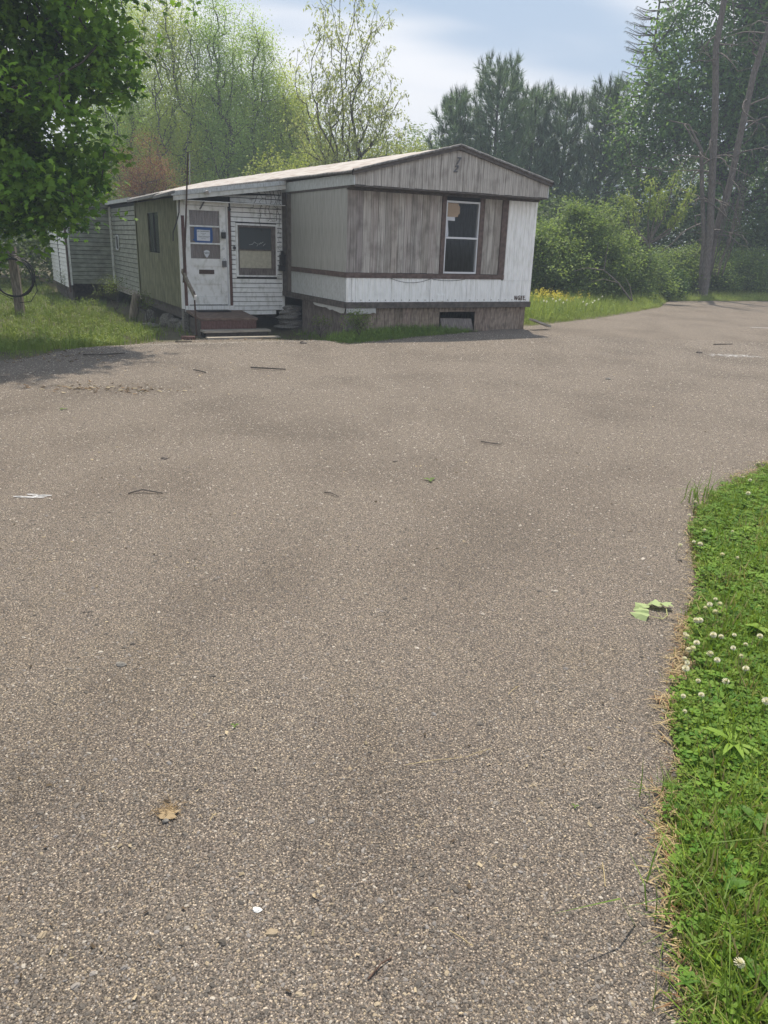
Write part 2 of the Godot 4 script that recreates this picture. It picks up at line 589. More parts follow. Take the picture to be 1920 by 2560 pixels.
	mats.step = worn(ntex(noise(S, 0.02, 50, 5), 256, ramp([[0.0, 0.09, 0.06, 0.045], [0.5, 0.15, 0.10, 0.078], [1.0, 0.22, 0.165, 0.13]])), Vector3(1.2, 3, 3), 0.85)
	mats.olive = grime(worn(ntex(noise(S, 0.012, 51, 5), 512, ramp([[0.0, 0.125, 0.125, 0.075], [0.5, 0.19, 0.195, 0.115], [1.0, 0.25, 0.255, 0.16]])), Vector3(1, 0.35, 1), 0.85), mats.stain, Vector3(0.9, 0.5, 0.9))
	mats.shed = grime(worn(ntex(noise(S, 0.012, 52, 5), 512, ramp([[0.0, 0.21, 0.225, 0.18], [0.5, 0.28, 0.295, 0.24], [1.0, 0.35, 0.365, 0.31]])), Vector3(0.6, 1.2, 0.6), 0.6), mats.stain, Vector3(0.5, 0.5, 0.5))  # algae green, darkened: the maple's shade is put into the colour
	mats.roof = worn(ntex(noise(S, 0.012, 53, 6), 512, ramp([[0.0, 0.19, 0.15, 0.13], [0.3, 0.29, 0.25, 0.235], [0.5, 0.37, 0.35, 0.34], [1.0, 0.44, 0.435, 0.43]])), Vector3(0.5, 0.5, 0.22), 0.7)
	mats.roofedge = worn(ntex(noise(S, 0.03, 54, 5), 256, ramp([[0.0, 0.07, 0.068, 0.066], [0.5, 0.16, 0.155, 0.155], [1.0, 0.33, 0.32, 0.32]])), Vector3(1.5, 1.5, 1.5), 0.7)
	mats.dark = flat(0.02, 0.02, 0.022, 0.8)
	mats.black = flat(0.014, 0.014, 0.014, 0.45)
	mats.room = flat(0.035, 0.03, 0.027, 0.9)
	mats.metal = flat(0.55, 0.56, 0.58, 0.35, 0.9)
	mats.alu = flat(0.62, 0.63, 0.65, 0.5, 0.25)
	mats.rust = worn(ntex(noise(S, 0.05, 55, 4), 256, ramp([[0.0, 0.03, 0.02, 0.016], [0.5, 0.075, 0.042, 0.03], [1.0, 0.14, 0.085, 0.06]])), Vector3(4, 4, 4), 0.8)
	mats.cardboard = flat(0.45, 0.32, 0.2, 0.9)
	mats.paper = flat(0.72, 0.74, 0.78, 0.8)
	mats.tape = flat(0.03, 0.10, 0.30, 0.7)
	mats.cream = worn(ntex(noise(S, 0.02, 56, 4), 256, ramp([[0.0, 0.40, 0.375, 0.285], [1.0, 0.56, 0.53, 0.42]])), Vector3(2, 2, 2), 0.8)
	mats.screen = flat(0.055, 0.065, 0.07, 0.7)
	mats.curtain = worn(ntex(noise(S, 0.03, 57, 3), 256, ramp([[0.0, 0.16, 0.125, 0.12], [0.5, 0.27, 0.235, 0.225], [1.0, 0.36, 0.32, 0.31]])), Vector3(6, 0.3, 6), 0.9)
	mats.lamp_ink = flat(0.12, 0.12, 0.13, 0.7)
	mats.stone = worn(ntex(noise(S, 0.03, 58, 5), 256, ramp([[0.0, 0.10, 0.095, 0.085], [0.5, 0.19, 0.18, 0.165], [1.0, 0.3, 0.29, 0.27]])), Vector3(3, 3, 3), 0.95)
	mats.rotwood = worn(ntex(fibre, 256, ramp([[0.0, 0.10, 0.085, 0.07], [0.5, 0.22, 0.185, 0.15], [1.0, 0.36, 0.315, 0.27]])), Vector3(5, 0.8, 5), 0.95)
	mats.plank = worn(ntex(fibre, 256, ramp([[0.0, 0.2, 0.18, 0.15], [0.5, 0.33, 0.3, 0.26], [1.0, 0.45, 0.42, 0.37]])), Vector3(0.6, 5, 5), 0.9)
	mats.bark = worn(ntex(noise(S, 0.03, 59, 5), 256, ramp([[0.0, 0.035, 0.03, 0.025], [0.5, 0.075, 0.065, 0.056], [1.0, 0.14, 0.125, 0.11]])), Vector3(3, 0.8, 3), 0.95)
	mats.palebark = worn(ntex(noise(S, 0.03, 60, 5), 256, ramp([[0.0, 0.07, 0.06, 0.05], [0.5, 0.13, 0.113, 0.10], [1.0, 0.22, 0.195, 0.175]])), Vector3(3, 0.8, 3), 0.95)
	mats.leaf = leafy()
	mats.leaf_dull = leafy(1, 1, 1, 0.6, 0.7)
	mats.grass = leafy(1, 1, 1, 0.7, 0.6)
	mats.straw = leafy(1, 1, 1, 0.25, 0.8)
	mats.petal = leafy(1, 1, 1, 0.5, 0.8)
	var g := StandardMaterial3D.new()
	g.albedo_color = Color(0.1, 0.12, 0.14, 0.06)
	g.transparency = BaseMaterial3D.TRANSPARENCY_ALPHA
	g.roughness = 0.02
	g.metallic_specular = 0.3
	mats.glass = g

# stones by their cell, dark binder between them, and a grain of a few centimetres that still shows further off
func stone_texture(cell: FastNoiseLite, dist: FastNoiseLite, size: int, g: Gradient) -> ImageTexture:
	var a := cell.get_seamless_image(size, size, false, false, 0.02).get_data()
	var b := dist.get_seamless_image(size, size, false, false, 0.02).get_data()
	var c := noise(FastNoiseLite.TYPE_SIMPLEX_SMOOTH, 0.035, 74, 3).get_seamless_image(size, size, false, false, 0.1).get_data()
	var lut := PackedColorArray()
	for i in 256: lut.append(g.sample(i / 255.0))
	var sink := PackedFloat32Array()
	for i in 256: sink.append(1.0 - 0.42 * smoothstep(0.4, 0.95, i / 255.0))
	var grain := PackedFloat32Array()
	for i in 256: grain.append(0.82 + 0.36 * smoothstep(0.2, 0.8, i / 255.0))
	var out := PackedByteArray()
	out.resize(size * size * 3)
	for i in size * size:
		var col := lut[a[i]]
		var k := sink[b[i]] * grain[c[i]] * 255.0
		var j := i * 3
		out[j] = mini(255, int(col.r * k))
		out[j + 1] = mini(255, int(col.g * k))
		out[j + 2] = mini(255, int(col.b * k))
	return ImageTexture.create_from_image(Image.create_from_data(size, size, false, Image.FORMAT_RGB8, out))

# ---------------------------------------------------------------- ground and drive
func make_ground() -> void:
	var xs := []
	var zs := []
	for i in 90: xs.append(-14.0 + i * 0.35)
	for k in [18.5, 21, 25, 32, 45, 70, 120, 240]:
		xs.append(k)
		xs.push_front(-k + 3.0)
	for i in 90: zs.append(-2.0 + i * 0.4)
	for k in [36, 40, 48, 60, 90, 150, 280]: zs.append(k)
	zs.push_front(-12)
	zs.push_front(-60)
	var n := noise(FastNoiseLite.TYPE_SIMPLEX_SMOOTH, 0.4, 3, 3)
	var st := begin()
	for j in zs.size():
		for i in xs.size():
			var x: float = xs[i]
			var d: float = zs[j]
			st.set_normal(Vector3.UP)
			st.add_vertex(Vector3(x, gh(x, -d) - 0.012, -d))
	for j in zs.size() - 1:
		for i in xs.size() - 1:
			var a := j * xs.size() + i
			for k in [a, a + xs.size(), a + 1, a + 1, a + xs.size(), a + xs.size() + 1]: st.add_index(k)
	tag(put("ground", st, mats.soil), "brown soil and thatch under the grass, around the drive and the house", "ground", "", "structure")

	# the drive: a sheet between its two edges, in broad worn patches, with far brightness painted in
	var cols := []
	var x := -30.0
	while x < 60.0:
		cols.append(x)
		x += 0.6 if x < -8 else (0.06 if x < 16 else 0.8)
	var rows := 90
	st = begin()
	var patch := noise(FastNoiseLite.TYPE_SIMPLEX_SMOOTH, 0.28, 71, 4)
	var fine := noise(FastNoiseLite.TYPE_SIMPLEX_SMOOTH, 1.6, 72, 3)
	for i in cols.size():
		var lo := maxf(-5.0, near_edge(cols[i]))
		var hi := far_edge(cols[i])
		for j in rows + 1:
			var t := float(j) / rows
			var d := lerpf(lo, hi, t * t * 0.6 + t * 0.4)
			var k := 1.0 + 0.26 * patch.get_noise_2d(cols[i] * 0.6, d) + 0.2 * fine.get_noise_2d(cols[i], d)
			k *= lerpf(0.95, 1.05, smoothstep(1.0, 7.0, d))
			var c := Color(k, k * 0.995, k * 0.97)
			var p := uv_of(cols[i], -d)
			var dirt := (1.0 - smoothstep(0.0, 1.6, hi - d)) * clampf(0.6 + fine.get_noise_2d(cols[i] * 2.0, d * 2.0), 0.0, 1.0)
			c = c.lerp(Color(0.75, 0.62, 0.5), dirt * 0.5)
			c *= Color(1, 1, 1).lerp(Color(2.6, 2.46, 2.3), smoothstep(1.5, 14.0, d))  # grazing backlit brightness put into the colour: paler with distance
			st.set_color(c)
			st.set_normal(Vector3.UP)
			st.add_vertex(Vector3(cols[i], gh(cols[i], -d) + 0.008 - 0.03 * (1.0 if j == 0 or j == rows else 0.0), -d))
	for i in cols.size() - 1:
		for j in rows:
			var a := i * (rows + 1) + j
			for k in [a, a + 1, a + rows + 1, a + rows + 1, a + 1, a + rows + 2]: st.add_index(k)
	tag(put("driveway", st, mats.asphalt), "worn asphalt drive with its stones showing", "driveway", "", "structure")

	# the stones nearest the camera stand proud of the binder
	rng.seed = 404
	st = begin()
	rock(st, Vector3.ZERO, Vector3(0.5, 0.26, 0.36), 3)
	var pebble := st.commit()
	var c := Copies.new()
	for i in 165000:
		var d := 1.0 + 3.6 * pow(rng.randf(), 1.4)
		var xx := rng.randf_range(-0.62, 0.62) * (d + 0.9)
		if d < near_edge(xx) + 0.01: continue
		var s := 0.0049 * exp(rng.randfn() * 0.45)
		var u := rng.randf()
		var col := tint(Color(0.065, 0.058, 0.051), Color(0.14, 0.124, 0.107), 0.25)
		if u > 0.95: col = tint(Color(0.32, 0.292, 0.25), Color(0.42, 0.382, 0.33), 0.15)
		elif u > 0.86: col = tint(Color(0.25, 0.2, 0.135), Color(0.32, 0.27, 0.195), 0.15)
		elif u > 0.68: col = tint(Color(0.17, 0.16, 0.155), Color(0.25, 0.225, 0.2), 0.15)
		c.add(on(xx, d, 0.0072), Basis(Vector3.UP, rng.randf() * TAU) * Basis(Vector3.RIGHT, rng.randfn() * 0.25) * Basis.from_scale(Vector3(s, s, s)), col)
	for i in 130000:      # further off only the larger chips tell
		var d := 2.4 + 13.5 * pow(rng.randf(), 1.1)
		if rng.randf() > smoothstep(2.4, 7.0, d): continue
		var xx := rng.randf_range(-0.6, 0.62) * (d + 0.9)
		if d < near_edge(xx) + 0.02 or d > far_edge(xx) - 0.1: continue
		var s := (0.0062 + 0.0004 * d) * exp(rng.randfn() * 0.35)
		var col := tint(Color(0.13, 0.115, 0.10), Color(0.22, 0.195, 0.17), 0.3) if rng.randf() < 0.5 else tint(Color(0.33, 0.295, 0.25), Color(0.47, 0.425, 0.37), 0.2)
		c.add(on(xx, d, 0.0085), Basis(Vector3.UP, rng.randf() * TAU) * Basis.from_scale(Vector3(s, s * 0.8, s)), col)
	var o := scatter("aggregate", c, pebble, mats.pebble)
	tag(o, "small tan, grey and white stones bedded in the near asphalt", "stones", "", "stuff")

# ---------------------------------------------------------------- the mobile home
func roofline(u: float) -> float:
	return 2.84 + 0.26 * u if u < 2.12 else 3.391 - 0.229 * (u - 2.12)

func corrugated(u0: float, u1: float, h0: float, h1: float, v: float, pitch := 0.105, deep := 0.017) -> SurfaceTool:
	var st := begin()
	var n := maxi(2, int((u1 - u0) / pitch * 6.0))
	var pts := []
	for i in n + 1:
		var u := lerpf(u0, u1, float(i) / n)
		var ph := fposmod((u - u0) / pitch, 1.0)
		var bump := smoothstep(0.0, 0.18, ph) * (1.0 - smoothstep(0.42, 0.6, ph))
		if i == 0 or i == n: bump = 0.0
		pts.append(Vector2(u, v - deep * bump))
	for i in n:
		var a: Vector2 = pts[i]
		var b: Vector2 = pts[i + 1]
		quad(st, lc(a.x, h0, a.y), lc(b.x, h0, b.y), lc(b.x, h1, b.y), lc(a.x, h1, a.y), Vector3(0, 0, 1))
	hb(st, u0, u1, h0, h1, v + 0.001, v + 0.012)
	return st

func boards(parent: Node, called: String, u0: float, u1: float, h0: float, top: Callable, v: float, seed_: int, widths: Vector2, prefix := "wood", skip := Vector4.ZERO) -> void:
	var r := RandomNumberGenerator.new()
	r.seed = seed_
	var u := u0
	while u < u1 - 0.02:
		var w := r.randf_range(widths.x, widths.y)
		if u1 - (u + w) < widths.x * 0.6: w = u1 - u
		var e := minf(u + w, u1) - 0.006
		var d := r.randf_range(0.0, 0.006)
		var k := r.randf_range(0.68, 1.2)
		if called == "gable_board": k = lerpf(k, 1.12, 0.4) * 1.26
		var c := Color(k, k * r.randf_range(0.96, 1.0), k * r.randf_range(0.94, 1.0))
		var st := begin()
		var low := h0 + r.randf_range(0.0, 0.01)
		if skip != Vector4.ZERO and u < skip.y and e > skip.x: low = skip.w
		hexa(st, [lc(u, low, v - d), lc(e, low, v - d), lc(e, low, v + 0.02), lc(u, low, v + 0.02), lc(u, top.call(u), v - d), lc(e, top.call(e), v - d), lc(e, top.call(e), v + 0.02), lc(u, top.call(u), v + 0.02)], c)
		put(called, st, mats[prefix + str(r.randi() % 4)] if prefix == "wood" else mats[prefix], parent)
		u += w

func flat_top(h: float) -> Callable:
	return func(_u): return h

func make_mobile_home() -> void:
	off = Vector3.ZERO
	var t := thing("mobile_home", "long weathered mobile home with grey board gable and white ribbed metal lower panels", "mobile home", HOUSE, YAW)
	# hull
	var st := begin()
	hb(st, 0.03, 2.09, 0.5, 2.6, 0.025, 0.1)
	hb(st, 2.86, 4.24, 0.5, 2.6, 0.025, 0.1)
	hb(st, 2.09, 2.86, 0.5, 1.12, 0.025, 0.1)
	hb(st, 2.09, 2.86, 2.46, 2.6, 0.025, 0.1)
	put("wall", st, mats.dark, t)
	hbox("wall", 0.02, 0.09, 0.47, 2.6, 0.11, 17, mats.side, t)
	hbox("wall", 4.2, 4.255, 0.47, 2.6, 0.11, 17, mats.white, t)
	hbox("wall", 0.1, 4.19, 0.47, 2.6, 16.9, 17, mats.white, t)
	hbox("interior_wall", 0.1, 4.19, 0.52, 2.58, 3.4, 3.45, mats.room, t)
	hbox("floor", 0.1, 4.19, 0.44, 0.5, 0.11, 16.89, mats.room, t)
	hbox("ceiling", 0.1, 4.19, 2.61, 2.65, 0.0, 16.89, mats.room, t)
	# front boards and trim
	boards(t, "board", 0.005, 2.0, 1.112, flat_top(2.53), 0.0, 12, Vector2(0.11, 0.2))
	boards(t, "board", 2.97, 3.4, 1.112, flat_top(2.53), 0.0, 17, Vector2(0.11, 0.19))
	hbox("band", -0.012, 3.545, 1.02, 1.11, -0.028, 0.02, mats.brown, t)
	hbox("trim_board", 3.4, 3.54, 1.113, 2.53, -0.024, 0.02, mats.brown, t)
	hbox("trim_board", 2.0, 2.085, 1.113, 2.53, -0.024, 0.02, mats.brown, t)
	hbox("trim_board", 2.865, 2.97, 1.113, 2.53, -0.024, 0.02, mats.brown, t)
	hbox("trim_board", -0.01, 4.275, 2.533, 2.575, -0.04, 0.02, mats.darkbrown, t)
	hbox("bottom_trim", -0.012, 4.285, 0.47, 0.578, -0.036, 0.02, mats.darkbrown, t)
	# ribbed metal panels
	var seams := [0.0, 0.11, 0.95, 1.81, 2.67, 3.51]
	for i in 5:
		put("metal_panel", corrugated(seams[i] + 0.004, seams[i + 1] - 0.004, 0.58, 1.018, -0.004 - 0.002 * (i % 2)), mats.white, t)
	put("metal_panel", corrugated(3.548, 4.27, 1.0, 2.53, -0.004), mats.white, t)
	put("metal_panel", corrugated(3.514, 4.27, 0.58, 0.998, -0.005), mats.white, t)
	for i in 24:   # screws along the foot of the panels
		var s := begin()
		box(s, lc(0.13 + i * 0.175, 0.615, -0.018), Vector3(0.014, 0.014, 0.008))
		put("screw", s, mats.rust, t)
	# the front window
	var w := Node3D.new()
	w.name = "window"
	t.add_child(w)
	st = begin()
	hb(st, 2.088, 2.116, 1.12, 2.46, -0.012, 0.06)
	hb(st, 2.834, 2.862, 1.12, 2.46, -0.012, 0.06)
	hb(st, 2.117, 2.833, 2.425, 2.459, -0.012, 0.06)
	hb(st, 2.117, 2.833, 1.121, 1.155, -0.02, 0.06)
	put("frame", st, mats.alu, w)
	hbox("meeting_rail", 2.117, 2.833, 1.77, 1.805, -0.016, 0.05, mats.alu, w)
	hbox("pane", 2.118, 2.832, 1.157, 1.768, 0.02, 0.024, mats.glass, w)
	hbox("pane", 2.118, 2.832, 1.807, 2.423, 0.03, 0.034, mats.glass, w)
	# gable, standing a little out over the front
	boards(t, "gable_board", 0.004, 4.266, 2.6, func(u): return roofline(u) - 0.075, -0.3, 23, Vector2(0.11, 0.22))
	st = begin()
	hexa(st, [lc(0.01, 2.58, -0.278), lc(2.12, 2.58, -0.278), lc(2.12, 2.58, 0.0), lc(0.01, 2.58, 0.0), lc(0.01, 2.75, -0.278), lc(2.12, 3.3, -0.278), lc(2.12, 3.3, 0.0), lc(0.01, 2.75, 0.0)])
	hexa(st, [lc(2.12, 2.58, -0.278), lc(4.26, 2.58, -0.278), lc(4.26, 2.58, 0.0), lc(2.12, 2.58, 0.0), lc(2.12, 3.3, -0.278), lc(4.26, 2.81, -0.278), lc(4.26, 2.81, 0.0), lc(2.12, 3.3, 0.0)])
	put("gable_box", st, mats.darkbrown, t)
	hbox("soffit", -0.008, 4.278, 2.576, 2.599, -0.31, 0.03, mats.darkbrown, t)
	hbox("corner_strip", -0.02, 0.003, 2.6, 2.78, -0.306, -0.1, mats.fascia, t)
	# roof: two sheets, wavy and worn, rising slightly to the rear
	var n := noise(FastNoiseLite.TYPE_SIMPLEX_SMOOTH, 0.9, 61, 3)
	for side in 2:
		st = begin()
		var grid := []
		for i in 9:
			var row := []
			for j in 61:
				var f := float(i) / 8
				var u: float = lerpf(-0.05, 2.125, f) if side == 0 else lerpf(2.125, 4.32, f)
				var v := -0.345 + 17.4 * pow(float(j) / 60, 1.4)
				row.append(lc(u, roofline(u) + 0.012 * v + 0.012 * n.get_noise_2d(u * 2.0, v * 3.0) + (0.012 if j == 0 else 0.0), v))
			grid.append(row)
		for i in 8:
			for j in 60:
				quad(st, grid[i][j], grid[i + 1][j], grid[i + 1][j + 1], grid[i][j + 1], Vector3.UP)
		put("roof", st, mats.roof, t)
	for s in [[-0.055, 2.118], [2.122, 4.325]]:
		st = begin()
		hexa(st, [lc(s[0], roofline(s[0]) - 0.075, -0.345), lc(s[1], roofline(s[1]) - 0.075, -0.345), lc(s[1], roofline(s[1]) - 0.075, -0.3), lc(s[0], roofline(s[0]) - 0.075, -0.3), lc(s[0], roofline(s[0]) - 0.008, -0.345), lc(s[1], roofline(s[1]) - 0.008, -0.345), lc(s[1], roofline(s[1]) - 0.008, -0.3), lc(s[0], roofline(s[0]) - 0.008, -0.3)])
		put("rake_board", st, mats.darkbrown, t)
		var pts := []
		var rad := []
		for k in 20:
			var u := lerpf(s[0], s[1], k / 19.0)
			pts.append(lc(u, roofline(u) + 0.006 + 0.006 * n.get_noise_1d(u * 9.0), -0.35))
			rad.append(0.024 + 0.006 * n.get_noise_1d(u * 14.0 + 30.0))
		st = begin()
		tube(st, pts, rad, 6)
		put("roof_edge", st, mats.roofedge, t)
	for u in [-0.06, 4.33]:
		var pts := []
		var rad := []
		for k in 60:
			var v := lerpf(-0.35, 17, k / 59.0)
			pts.append(lc(u, roofline(u) - 0.012 + 0.012 * v + 0.008 * n.get_noise_1d(v * 12.0), v))
			rad.append(0.03 + 0.007 * n.get_noise_1d(v * 17.0 + 30.0))
		st = begin()
		tube(st, pts, rad, 6)
		put("roof_edge", st, mats.roofedge, t)
	# the left side
	hbox("eave_board", -0.022, 0.018, 2.6, 2.785, -0.098, 3.3, mats.fascia, t)
	hbox("eave_trim", -0.018, 0.018, 2.565, 2.597, -0.098, 17, mats.darkbrown, t)
	hbox("eave_board", 4.257, 4.28, 2.6, 2.82, -0.3, 17, mats.fascia, t)
	var cuts := [0.0, 1.14, 2.0, 2.8]
	for i in 3:
		hbox("side_panel", -0.002 - 0.002 * (i % 2), 0.018, 1.113, 2.562, cuts[i] + 0.004, cuts[i + 1] - 0.004, mats.side, t)
		hbox("side_panel", -0.004 - 0.002 * (i % 2), 0.018, 0.582, 1.017, cuts[i] + 0.004, cuts[i + 1] - 0.004, mats.fascia, t)
	hbox("band", -0.022, 0.018, 1.02, 1.11, 0.021, 2.8, mats.brown, t)
	hbox("bottom_trim", -0.032, 0.018, 0.47, 0.578, 0.021, 3.28, mats.darkbrown, t)
	hbox("trim_board", -0.01, 0.018, 0.582, 2.562, 2.803, 3.0, mats.greyskirt, t)
	hbox("trim_board", -0.03, 0.018, 0.582, 2.562, 3.003, 3.26, mats.darkbrown, t)
	# skirting
	boards(t, "skirt_board", 0.3, 2.1, -0.03, flat_top(0.468), 0.05, 31, Vector2(0.17, 0.22), "skirt")
	boards(t, "skirt_board", 2.1, 2.95, 0.375, flat_top(0.468), 0.05, 32, Vector2(0.17, 0.22), "skirt")
	boards(t, "skirt_board", 2.95, 4.22, -0.03, flat_top(0.468), 0.05, 33, Vector2(0.17, 0.22), "skirt")
	boards(t, "skirt_board", 0.03, 0.3, -0.03, flat_top(0.4), 0.045, 34, Vector2(0.12, 0.16), "greyskirt")
	st = begin()
	var b := Basis(Vector3.RIGHT, -0.5) * Basis(Vector3.BACK, -0.03)
	box(st, lc(2.5, 0.13, 0.02), Vector3(0.74, 0.26, 0.02), b)
	put("vent_board", st, mats.greyskirt, t)
	var vv := 0.02
	rng.seed = 91
	while vv < 2.25:
		var w2 := rng.randf_range(0.17, 0.26)
		var e := minf(vv + w2, 2.3) - 0.006
		hbox("skirt_board", 0.03, 0.05 + rng.randf() * 0.006, -0.28, 0.468, vv, e, mats.greyskirt, t, Color.WHITE * rng.randf_range(0.8, 1.15))
		vv += w2
	hbox("corner_post", -0.002, 0.028, -0.06, 0.41, 0.0, 0.12, mats.greyskirt, t)
	for k in [[false, 0.0, 0.62], [true, 0.0, 1.5]]:     # torn metal hanging under the trim at the corner
		st = begin()
		var q := []
		for i in 15:
			var s: float = lerpf(k[1], k[2], i / 14.0)
			var low: float = 0.37 + 0.05 * n.get_noise_1d(s * 9.0 + 5.0) + (0.045 if k[0] else 0.0) * s
			var o := -0.02 - 0.03 * absf(n.get_noise_1d(s * 12.0))
			q.append([lc(o + 0.01, 0.466, s) if k[0] else lc(s, 0.466, o), lc(o - 0.015, low, s) if k[0] else lc(s, low, o - 0.015)])
		for i in 14: quad(st, q[i][0], q[i + 1][0], q[i + 1][1], q[i][1], Vector3(-1, 0, 1))
		put("torn_strip", st, mats.side, t)
	hbox("rear_skirt", 0.05, 4.2, -0.3, 0.43, 16.9, 16.95, mats.greyskirt, t)
	hbox("rear_skirt", 4.19, 4.22, -0.3, 0.435, 0.1, 16.89, mats.greyskirt, t)
	hbox("rear_skirt", 0.05, 0.09, -0.3, 0.435, 7.7, 16.89, mats.greyskirt, t)
	# house number and maker's badge
	for d in [["7", 2.11, 3.13], ["2", 2.07, 2.99]]:
		putm("house_number", letters(d[0], 0.12, 0.02), mats.lamp_ink, t).transform = Transform3D(Basis(Vector3(1, 0, 0), Vector3(0.28, 1, 0), Vector3(0, 0, 1)), lc(d[1], d[2], -0.312))
	putm("badge", letters("NGIE", 0.085, 0.006), mats.rust, t).position = lc(3.99, 0.655, -0.022)
	hbox("patch", 1.98, 2.18, 0.6, 0.72, -0.024, -0.005, mats.white, t)
	for c in [[0.93, 1.8, 0.075], [1.83, 2.6, 0.03]]:
		var pts := []
		var rad := []
		for i in 13:
			var f := i / 12.0
			pts.append(lc(lerpf(c[0], c[1], f), 1.015 - c[2] * 4.0 * f * (1.0 - f), -0.026))
			rad.append(0.004)
		st = begin()
		tube(st, pts, rad, 4)
		put("slack_wire", st, mats.black, t)
	# things by the corner of the porch
	st = begin()
	hb(st, -0.11, -0.032, 1.12, 1.34, 3.06, 3.24)
	hb(st, -0.14, -0.032, 1.0, 1.115, 3.1, 3.22)
	box(st, lc(-0.08, 1.38, 3.15), Vector3(0.05, 0.08, 0.06))
	tag(put("meter_box", st, mats.black, null), "black electric box on the corner between porch and mobile home", "electric box")
	get_node("meter_box").transform = Transform3D(Basis(Vector3.UP, YAW), HOUSE)

	# in the window
	var cb := thing("cardboard_sheet", "torn tan cardboard taped inside the top corner of the front window", "cardboard", hp(2.1, 0.06, 2.15), YAW)
	off = Vector3(2.1, 2.15, -0.06)
	st = begin()
	hb(st, 2.12, 2.4, 2.17, 2.42, 0.05, 0.056)
	hb(st, 2.4, 2.435, 2.22, 2.37, 0.05, 0.056)
	put("sheet", st, mats.cardboard, cb)
	hbox("torn_edge", 2.14, 2.33, 2.1, 2.168, 0.05, 0.055, mats.paper, cb)
	var cu := thing("window_curtain", "narrow white curtain hanging inside the front window's left edge", "curtain", hp(2.1, 0.06, 1.8), YAW)
	off = Vector3(2.1, 1.8, -0.06)
	st = begin()
	hexa(st, [lc(2.12, 1.81, 0.045), lc(2.2, 1.81, 0.045), lc(2.2, 1.81, 0.05), lc(2.12, 1.81, 0.05), lc(2.12, 2.17, 0.045), lc(2.165, 2.17, 0.045), lc(2.165, 2.17, 0.05), lc(2.12, 2.17, 0.05)])
	put("cloth", st, mats.paper, cu)
	# a cupboard and a picture dimly seen in the room
	off = Vector3.ZERO
	var fu := thing("cupboard", "dark tall cupboard standing in the room behind the front window", "cupboard", hp(2.9, 2.6), YAW)
	off = Vector3(2.9, 0, -2.6)
	hbox("carcass", 2.5, 3.3, 0.5, 2.1, 2.5, 2.9, mats.brown, fu)
	hbox("door", 2.52, 2.89, 0.55, 2.08, 2.48, 2.498, mats.darkbrown, fu)
	hbox("door", 2.91, 3.28, 0.55, 2.08, 2.48, 2.498, mats.darkbrown, fu)
	off = Vector3.ZERO

func letters(text: String, size: float, depth: float) -> Mesh:
	var f := SystemFont.new()
	f.font_names = PackedStringArray(["Droid Sans"])
	f.font_weight = 700
	var m := TextMesh.new()
	m.text = text
	m.font = f
	m.font_size = 64
	m.pixel_size = size / 46.0
	m.depth = depth
	return m

# ---------------------------------------------------------------- the porch
func eave(u: float) -> float:
	return 2.345 + 0.142 * (u + 2.4)

func clap(parent: Node, along: bool, a: float, b: float, h: float, rise: float, plane: float, m: Material, hcut_a := 99.0, hcut_b := 99.0) -> void:
	# one weatherboard; its foot stands proud of the board below. along: on a gable-side wall, else on a long side
	if b - a < 0.01: return
	var st := begin()
	var k := rng.randf_range(0.93, 1.04)
	var sag := rng.randfn() * 0.0025
	rise -= 0.012 if along else 0.014  # gap bares the dark wall, drawing the shadow line under each lap
	var ta := minf(h + rise, hcut_a)
	var tb := minf(h + rise, hcut_b)
	var d0 := plane - 0.022
	var d1 := plane - 0.004
	if along:
		hexa(st, [lc(a, h, d0), lc(b, h + sag, d0), lc(b, h + sag, plane + 0.02), lc(a, h, plane + 0.02), lc(a, ta, d1), lc(b, tb, d1), lc(b, tb, plane + 0.02), lc(a, ta, plane + 0.02)], Color(k, k, k))
	else:
		hexa(st, [lc(d0, h, a), lc(d0, h + sag, b), lc(plane + 0.02, h + sag, b), lc(plane + 0.02, h, a), lc(d1, ta, a), lc(d1, tb, b), lc(plane + 0.02, tb, b), lc(plane + 0.02, ta, a)], Color(k, k, k))
	put("weatherboard", st, m, parent)

